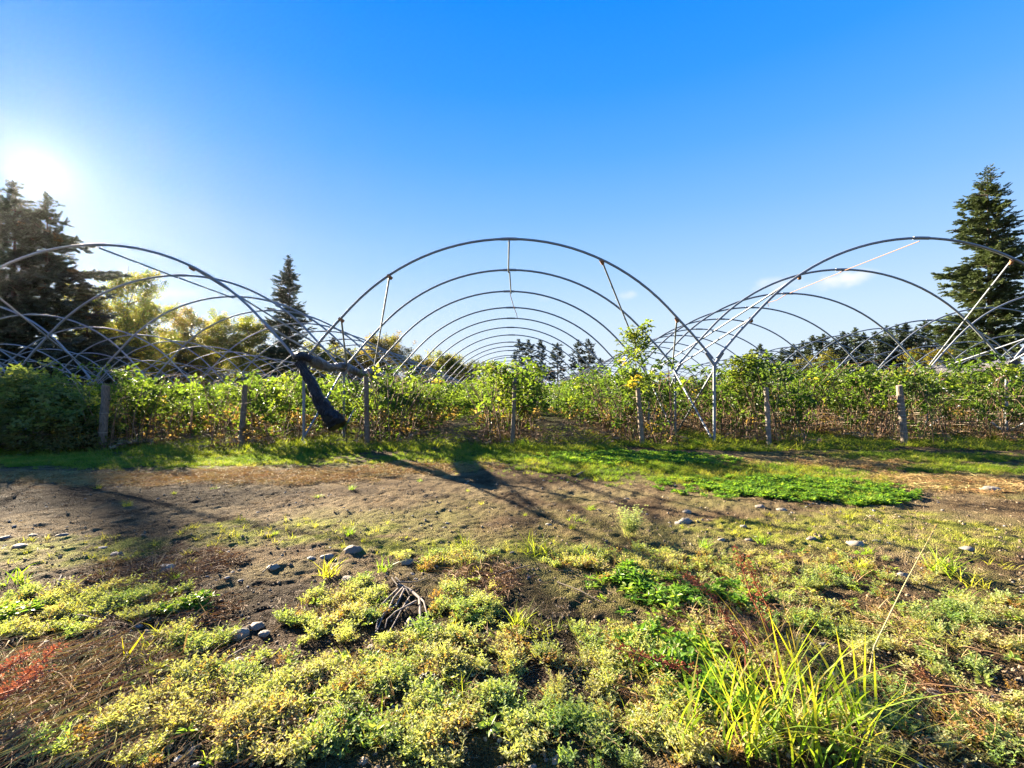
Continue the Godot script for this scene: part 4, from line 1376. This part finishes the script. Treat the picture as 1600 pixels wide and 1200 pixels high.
	# red dock stalks
	for q in [
		[[[1000, 1050, 1.85], [950, 1015, 1.9]], 0.0, Color(0.22, 0.06, 0.035), "dark red dock seed stalk lying low, left of the tussock", [[1090, 1050, 1.75], [1035, 1035, 1.8], [960, 1012, 1.9]]],
		[[], 0.0, Color(0.30, 0.09, 0.045), "red-brown dock stalk rising left behind the tussock", [[1165, 1010, 1.9], [1115, 935, 2.0], [1068, 895, 2.08]]],
		[[], 0.0, Color(0.30, 0.10, 0.045), "red-brown dock stalk leaning left above the tussock", [[1215, 1010, 1.9], [1175, 935, 2.05], [1148, 850, 2.15]]],
		[[], 0.0, Color(0.33, 0.12, 0.05), "thin red-brown dock stalk standing right of the leaning ones", [[1205, 960, 2.2], [1180, 910, 2.25], [1165, 870, 2.3]]],
		[[], 0.0, Color(0.42, 0.165, 0.085), "longest orange-red dock stalk reaching in at the left edge", [[-30, 1110, 1.62], [40, 1055, 1.68], [97, 1004, 1.75]]],
		[[], 0.0, Color(0.42, 0.17, 0.09), "orange-red dock stalk just above the longest at the left edge", [[-40, 1075, 1.7], [10, 1042, 1.74], [50, 1020, 1.78]]],
		[[], 0.0, Color(0.40, 0.16, 0.085), "orange-red dock stalk lowest at the left edge", [[-30, 1095, 1.6], [30, 1075, 1.63], [75, 1040, 1.68]]],
		[[], 0.0, Color(0.26, 0.12, 0.06), "thin rusty weed stalks low at the right edge", [[1480, 1095, 1.75], [1450, 1060, 1.8], [1430, 1040, 1.85]]],
	]:
		rng.seed = 170 + int(q[4][0][0])
		var pts := PackedVector3Array()
		for k in q[4]: pts.append(P(k[0], k[1], k[2]))
		var foot2 := Vector3(pts[0].x, gh(pts[0].x, -pts[0].z), pts[0].z)
		var o := thing("dock_stalk", q[3], "dock plant", foot2, 0.0, "red dock seed stalks")
		var tm := MB.new()
		tm.tube(PackedVector3Array([Vector3(0, -0.01, 0), pts[0] - foot2 + Vector3(0.001, 0.001, 0), pts[1] - foot2, pts[2] - foot2]), PackedFloat32Array([0.0035, 0.0035, 0.003, 0.0015]), 5, q[2] * 0.8)
		part("stem", tm.mesh(), M.dry, o)
		var fm := MB.new()
		for i in 200:
			var t := pow(rng.randf(), 0.8) * 1.9
			var a := pts[0].lerp(pts[1], t) if t < 1.0 else pts[1].lerp(pts[2], t - 1.0)
			var dir := Vector3(R(-1, 1), R(-0.6, 1), R(-1, 1)).normalized()
			var sd := dir.cross(Vector3(0.3, 1, 0.2)).normalized()
			fm.leaf(a - foot2 + dir * 0.013 * R(0.2, 1.7), dir, sd, sd.cross(dir), R(0.009, 0.016), R(0.007, 0.011), q[2] * R(0.7, 1.3), 0.3, 0.0)
		part("seeds", fm.mesh(), M.dry, o).set_meta("kind", "stuff")

	# two yellow blades at left
	for q in [[195, 1030, 228, 983, "yellow-green grass blade pair standing in the dry thatch at left"]]:
		var a := G(q[0], q[1])
		var o := thing("grass_plant", q[4], "grass blades", a)
		for e in [[228, 984], [190, 992], [176, 1010]]:
			var m := MB.new()
			var dir := P(e[0], e[1], -a.z) - a
			m.blade(Vector3.ZERO, dir.normalized(), Vector3(0.8, -0.5, 0.2).normalized(), Vector3.ZERO, dir.length(), 0.012, Color(0.32, 0.33, 0.03), Color(0.5, 0.42, 0.05), 4)
			part("blade", m.mesh(), M.grass, o)

	var spray_b2 := spray_mesh(398)
	# the tall cane with sparse leaves above the leaning post
	rng.seed = 180
	for q in [[[997, 690], [995, 600], [992, 540], [996, 512], 9.3, "tall lone raspberry cane rising high above the pale leaning post"], [[790, 690], [785, 620], [778, 585], [770, 568], 9.6, "raspberry cane poking up above the thin middle post"], [[1150, 690], [1150, 610], [1160, 575], [1172, 560], 9.7, "leafy raspberry cane rising right of the crossed braces' leg"]]:
		var pts := PackedVector3Array()
		for k in 4: pts.append(P(q[k][0], q[k][1], q[4]))
		pts[0].y = gh(pts[0].x, q[4])
		var o := thing("raspberry_cane", q[5], "raspberry cane", pts[0])
		var m := MB.new()
		for k in 4: pts[k] -= o.position
		m.tube(pts, PackedFloat32Array([0.009, 0.008, 0.006, 0.003]), 5, Color(0.22, 0.13, 0.07))
		part("cane", m.mesh(), M.bark, o)
		var lm := MB.new()
		for i in 46:
			var t := R(0.9, 3.0)
			var k := mini(int(t), 2)
			var at2 := pts[k].lerp(pts[k + 1], t - k)
			var a := R(0, TAU)
			var out := Vector3(cos(a), R(-0.1, 0.5), sin(a)).normalized()
			var b := at2 + out * R(0.04, 0.22)
			var sd := out.cross(Vector3.UP).normalized()
			var up := sd.cross(out)
			var c := Color(0.12, 0.17, 0.035).lerp(Color(0.24, 0.24, 0.05), rng.randf())
			for w in [-1.0, 0.0, 1.0]:
				var dir: Vector3 = (out * cos(w) + sd * sin(w)).normalized()
				lm.broad_leaf(b, dir, dir.cross(up).normalized(), up, R(0.05, 0.08), R(0.035, 0.05), c, 0.2, 0.3)
		part("leaves", lm.mesh(), M.leaf, o).set_meta("kind", "stuff")
		var sw2 := []
		var sc2 := PackedColorArray()
		for i in (46 if q[0][0] != 790 else 20):
			var t := R(0.75, 2.75)
			var k := mini(int(t), 2)
			var w2 := 0.30 * (1.0 - 0.28 * t)
			sw2.append(Transform3D(turned(R(0, TAU), R(-0.8, 0.5), R(-0.3, 0.9), R(0.7, 1.1)), pts[k].lerp(pts[k + 1], t - k) + Vector3(R(-1, 1) * w2, R(-0.1, 0.1), R(-1, 1) * w2)))
			sc2.append(Color(0.10, 0.165, 0.035).lerp(Color(0.2, 0.24, 0.05), rng.randf()))
		many("foliage", spray_b2, M.leaf, sw2, sc2, o)

	# brown heap of cut canes between two rows
	for q in [[735, 690, 0.95, "brown heap of cut dead canes in the path left of the middle post"], [880, 692, 0.7, "low brown heap of dead canes right of the middle post"], [60, 690, 0.8, "tangle of dead canes at the foot of the dark bramble bush"]]:
		rng.seed = 195 + int(q[0])
		var hp := G(q[0], q[1])
		hp.z -= 0.5
		hp.y = gh(hp.x, -hp.z)
		var ho := thing("dead_cane_heap", q[3], "brush heap", hp, 0.0, "heaps of dead canes between the rows")
		var hm := MB.new()
		for i in 220:
			var dir := Vector3(R(-1, 1), R(-0.25, 0.5), R(-1, 1)).normalized()
			var p := Vector3(R(-1, 1) * q[2], 0, R(-0.8, 0.8))
			p.y = 0.38 * maxf(0.0, 1.0 - p.x * p.x / (q[2] * q[2]) - p.z * p.z) * rng.randf()
			var L := R(0.2, 0.6)
			var col := Color(0.22, 0.14, 0.085).lerp(Color(0.42, 0.30, 0.18), rng.randf() * rng.randf()) * R(0.6, 1.1)
			hm.tube(PackedVector3Array([p, p + dir * L * 0.5 + Vector3(0, 0.03, 0), p + dir * L]), PackedFloat32Array([0.006, 0.005, 0.003]), 4, col)
			var sd := dir.cross(Vector3.UP).normalized()
			if i % 2: hm.leaf(p + dir * L * R(0.3, 1.0), sd, dir, Vector3.UP, R(0.04, 0.08), R(0.02, 0.05), col * 1.2, R(-0.4, 0.4), R(-0.2, 0.5))
		part("canes", hm.mesh(), M.dry, ho).set_meta("kind", "stuff")

	# dark overgrown bush at the left edge
	var spr := spray_mesh(399)
	var bw := []
	var bc := PackedColorArray()
	rng.seed = 190
	var bo := thing("bramble_bush", "dense dark bramble bush overgrowing the row end at the left edge", "bush", Vector3(-9.9, gh(-9.9, 9.0), -9.0))
	for i in 1500:
		var dir := Vector3(R(-1, 1), R(0, 1), R(-1, 1))
		if dir.length() > 1.0: continue
		dir = dir.normalized() * pow(dir.length(), 0.4)
		var p := Vector3(dir.x * 1.75, dir.y * 1.5 * (0.95 + 0.45 * broad.get_noise_2d(dir.x * 60.0, dir.z * 60.0)) + 0.05, dir.z * 0.9)
		bw.append(Transform3D(turned(R(0, TAU), R(-0.8, 0.6), R(-0.6, 0.6), R(0.8, 1.3)), p))
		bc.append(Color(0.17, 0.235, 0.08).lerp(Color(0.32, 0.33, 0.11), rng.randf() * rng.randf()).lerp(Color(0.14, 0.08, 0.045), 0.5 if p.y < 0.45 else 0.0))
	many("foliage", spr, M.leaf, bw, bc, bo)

	# rank grass tussocks at the feet of posts and legs
	var rank := [tuft_mesh(191, 90, 0.34, 0.007, 0.6, 0.12), tuft_mesh(192, 70, 0.28, 0.007, 0.8, 0.14)]
	for q in [[190, 692, 1.0, "grass tussock at the foot of the leaning left post"], [470, 695, 1.1, "bright grass tussock at the foot of the leg below the hanging film roll"], [440, 692, 0.8, "smaller grass tussock left of the leg below the hanging film roll"], [520, 693, 0.9, "bright grass tussock under the end of the hanging film roll"], [555, 688, 0.8, "grass tussock left of the straight post right of the film roll"], [818, 700, 1.0, "bright grass tussock right of the thin middle post"], [790, 690, 0.8, "grass tussock left of the thin middle post"], [1112, 700, 1.0, "yellow-green tussock at the foot of the crossed braces"], [1088, 697, 0.7, "low tussock left of the crossed braces' foot"], [390, 700, 0.9, "grass tussock at the foot of the post left of the film roll"], [1010, 700, 0.6, "low grass tussock at the foot of the pale leaning post"]]:
		var p := G(q[0], q[1])
		p.y = gh(p.x, -p.z)
		var o := thing("grass_tussock", q[3], "grass tussock", p, 0.0, "grass tussocks at posts and legs")
		var b := part("blades", rank[int(q[0]) % 2], grass_tone(int(q[0]) % 5), o)
		b.scale = Vector3.ONE * q[2]
		b.set_meta("kind", "stuff")

var tones := {}
func grass_tone(i: int) -> StandardMaterial3D:
	var k := i % 5
	if not tones.has(k):
		var m := leafy(0.5, Color(1.1, 1.1, 0.7))
		var c: Color = [Color(0.33, 0.40, 0.055), Color(0.26, 0.38, 0.045), Color(0.42, 0.42, 0.075), Color(0.22, 0.36, 0.045), Color(0.38, 0.42, 0.06)][k]
		m.albedo_color = c.linear_to_srgb()
		tones[k] = m
	return tones[k]

# ------------------------------------------------------------------ stones, branches, rubbish
func build_small_things() -> void:
	var kinds := []
	for i in 5: kinds.append(lump_mesh(600 + i, 0.42))
	# [x, y of its foot, width in photo pixels, flatness, label]
	var list := [
		[1071, 817, 24, 0.62, "largest round stone on the track right of the shrub"], [1062, 819, 14, 0.55, "small stone touching the largest round one on the track"], [1073, 803, 14, 0.5, "small stone just behind the largest round one"], [552, 863, 26, 0.6, "grey rounded stone on the mossy dirt left of centre"], [511, 872, 20, 0.5, "pale stone left of the grey rounded one on mossy dirt"], [486, 875, 14, 0.45, "third and smallest stone in the row on mossy dirt"], [427, 889, 18, 0.45, "flat stone with a stick across it, left of the yellow tuft"], [543, 904, 22, 0.42, "flat oval stone below the yellow-green tuft"], [637, 880, 20, 0.5, "oval stone above the heap of dead branches"], [663, 882, 9, 0.6, "small dark stone beside the oval one"], [374, 988, 32, 0.55, "large oval grey stone in the left foreground"], [401, 976, 22, 0.5, "stone partly behind the large oval one in the left foreground"], [413, 988, 18, 0.5, "small stone right of the large oval one in the left foreground"], [372, 1034, 22, 0.5, "brown stone half buried below the large oval one"], [262, 885, 30, 0.42, "pale flat stone among red-brown litter at left"], [642, 976, 20, 0.95, "round tan stone lying under the dead branches"], [630, 993, 12, 0.6, "small stone left of the round tan one under the branches"], [580, 1012, 16, 0.6, "brown stone at the edge of the weed carpet below the branches"], [632, 1035, 14, 0.6, "small pale stone in the carpet below the branches"], [97, 836, 16, 0.45, "whitest stone on the shaded track at left"], [50, 838, 12, 0.35, "flat white stone left of the whitest one on the shaded track"], [8, 841, 14, 0.3, "flat pale stone at the very left edge of the track"], [30, 856, 20, 0.3, "long flat pale stone low on the shaded track at left"], [180, 866, 15, 0.3, "flat grey stone right on the shaded track"], [160, 855, 13, 0.25, "thin flat stone in the middle of the shaded track"], [4, 857, 8, 0.4, "little pale stone in the lower left edge of the track"],
		[1338, 852, 26, 0.45, "pale oval stone at the front of the mossy track at right"], [1268, 846, 17, 0.4, "pale stone left of the oval one on the mossy track"], [1411, 899, 14, 0.6, "small pale stone beside the dry stalk"], [1512, 859, 20, 0.35, "flat tan stone right on the mossy track"], [1221, 799, 18, 0.4, "pale oblong stone below the green grass patch"], [1188, 796, 16, 0.4, "darker stone left of the oblong one below the grass patch"], [1548, 766, 26, 0.35, "grey flat stone in the dry grass at the right edge"], [1460, 1086, 18, 0.5, "purplish grey stone in the litter at lower right"], [1127, 846, 12, 0.5, "pale stone at the top of the weed carpet"], [1170, 845, 12, 0.4, "flat stone right along the top of the weed carpet"], [1162, 826, 10, 0.45, "small pale stone out on the track right of the shrub"], [1370, 846, 14, 0.4, "thin pale stone right of the oval one on the mossy track"], [857, 818, 10, 0.5, "small pale stone in the shadow streak left of the shrub"], [979, 777, 9, 0.5, "small stone on the track behind the shrub"], [957, 782, 8, 0.4, "tiny pale stone left of the one behind the shrub"], [730, 1008, 9, 0.5, "tiny stone in the soil by the tufts right of the branches"], [805, 1118, 26, 0.5, "pale stone half sunk in the dark soil at the bottom"],
	]
	rng.seed = 210
	for i in list.size():
		var q: Array = list[i]
		var p := G(q[0], q[1])
		var r: float = q[2] * -p.z / F / 2.0
		var o := part("stone", kinds[i % 5], stone_tone(i), null)
		tag(o, q[4], "stone", "stones lying on the dirt")
		o.position = p + Vector3(0, r * q[3] * 0.12, 0)
		o.basis = Basis(Vector3.UP, R(-0.6, 0.6)) * Basis.from_scale(Vector3(r, r * q[3], r * R(0.65, 0.95)))

	# heap of dead branches
	rng.seed = 220
	var foot := G(630, 960)
	var o2 := thing("dead_branches", "small heap of grey dead branches and twigs on the bare soil", "branches", foot)
	for q in [
		[[622, 922], [640, 925], [655, 940], [657, 975], [654, 1000], 6.0], [[655, 938], [662, 950], [668, 965], [670, 975], [672, 980], 3.0], [[622, 925], [605, 945], [590, 955], [580, 965], [570, 978], 4.0], [[630, 925], [615, 945], [605, 960], [590, 975], [588, 985], 4.0], [[632, 932], [620, 948], [600, 965], [590, 985], [586, 992], 3.5], [[650, 950], [635, 960], [618, 968], [605, 980], [602, 985], 3.2], [[618, 915], [625, 922], [640, 922], [650, 918], [665, 912], 3.0], [[612, 912], [618, 918], [626, 926], [634, 930], [640, 936], 2.5], [[640, 935], [628, 955], [612, 985], [600, 1000], [592, 1008], 2.6], [[660, 985], [640, 990], [622, 996], [612, 1002], [608, 1012], 3.0]]:
		var pts := PackedVector3Array()
		var rad := PackedFloat32Array()
		for k in 5:
			var p := G(q[k][0], q[k][1])
			pts.append(p - foot + Vector3(0, R(0.01, 0.05), 0))
			rad.append(q[5] / F * 2.4 / 2.0 * (1.0 - 0.12 * k))
		var m := MB.new()
		m.tube(pts, rad, 6, Color(0.30, 0.25, 0.21) * R(0.7, 1.2), true, 0.12, rng)
		m.round_normals()
		part("branch", m.mesh(), M.bark, o2)
	# dry twigs elsewhere
	for q in [[90, 915, 96, 903, 3.5, "short grey stick standing in the shaded weeds at left"], [410, 898, 440, 878, 2.0, "thin dark stick lying across the flat stone"], [105, 960, 160, 975, 2.5, "curved dry stem lying in the left weeds"], [905, 872, 918, 860, 4.0, "dark stick on the soil at the corner of the weed carpet"], [870, 915, 940, 945, 2.0, "pale dry stem lying left of the broadleaf weeds"], [355, 1030, 395, 1008, 3.0, "forked pale stick beside the left foreground stones"], [780, 905, 830, 893, 2.4, "thin dark twig on the soil near the centre"], [900, 745, 915, 738, 3.0, "dark stick at the edge of the central grass"]]:
		var a := G(q[0], q[1]) + Vector3(0, 0.012, 0)
		var e := G(q[2], q[3]) + Vector3(0, 0.02, 0)
		var m := MB.new()
		var r: float = q[4] / F * -a.z / 2.0
		m.tube(PackedVector3Array([Vector3.ZERO, (e - a) * 0.5 + Vector3(0.006, 0.01, 0.004), e - a]), PackedFloat32Array([r, r * 0.9, r * 0.5]), 6, Color(0.28, 0.22, 0.16), true, 0.1, rng)
		var t := part("dry_stick", m.mesh(), M.bark, null)
		t.position = a
		tag(t, q[5], "stick", "")
	# scrap of black plastic
	var bp := G(672, 1066)
	var bm := crumpled(PackedVector3Array([Vector3(-0.045, 0.012, 0), Vector3(-0.01, 0.02, 0.01), Vector3(0.03, 0.012, 0.0), Vector3(0.055, 0.006, 0.01)]), PackedFloat32Array([0.006, 0.022, 0.017, 0.005]), 77, Color(0.012, 0.013, 0.018), 12, 0.7)
	var b := part("plastic_scrap", bm, M.film, null)
	b.position = bp
	tag(b, "crumpled scrap of black plastic on the soil between weed clumps", "plastic scrap")

func stone_tone(i: int) -> StandardMaterial3D:
	var k := i % 4
	if not tones.has("s%d" % k):
		var m: StandardMaterial3D = M.stone.duplicate()
		var c: Color = [Color(0.40, 0.36, 0.30), Color(0.31, 0.29, 0.265), Color(0.44, 0.385, 0.30), Color(0.33, 0.27, 0.22)][k]
		m.albedo_color = c.linear_to_srgb()
		tones["s%d" % k] = m
	return tones["s%d" % k]

func _ready() -> void:
	lumps.seed = 5
	lumps.frequency = 0.05
	lumps.fractal_octaves = 3
	broad.seed = 6
	broad.frequency = 0.03
	broad.fractal_octaves = 3
	build_view()
	build_materials()
	build_patches()
	build_ground()
	build_trees()
	build_tunnels()
	build_film()
	build_rows()
	build_posts()
	build_plants()
	build_single_plants()
	build_small_things()
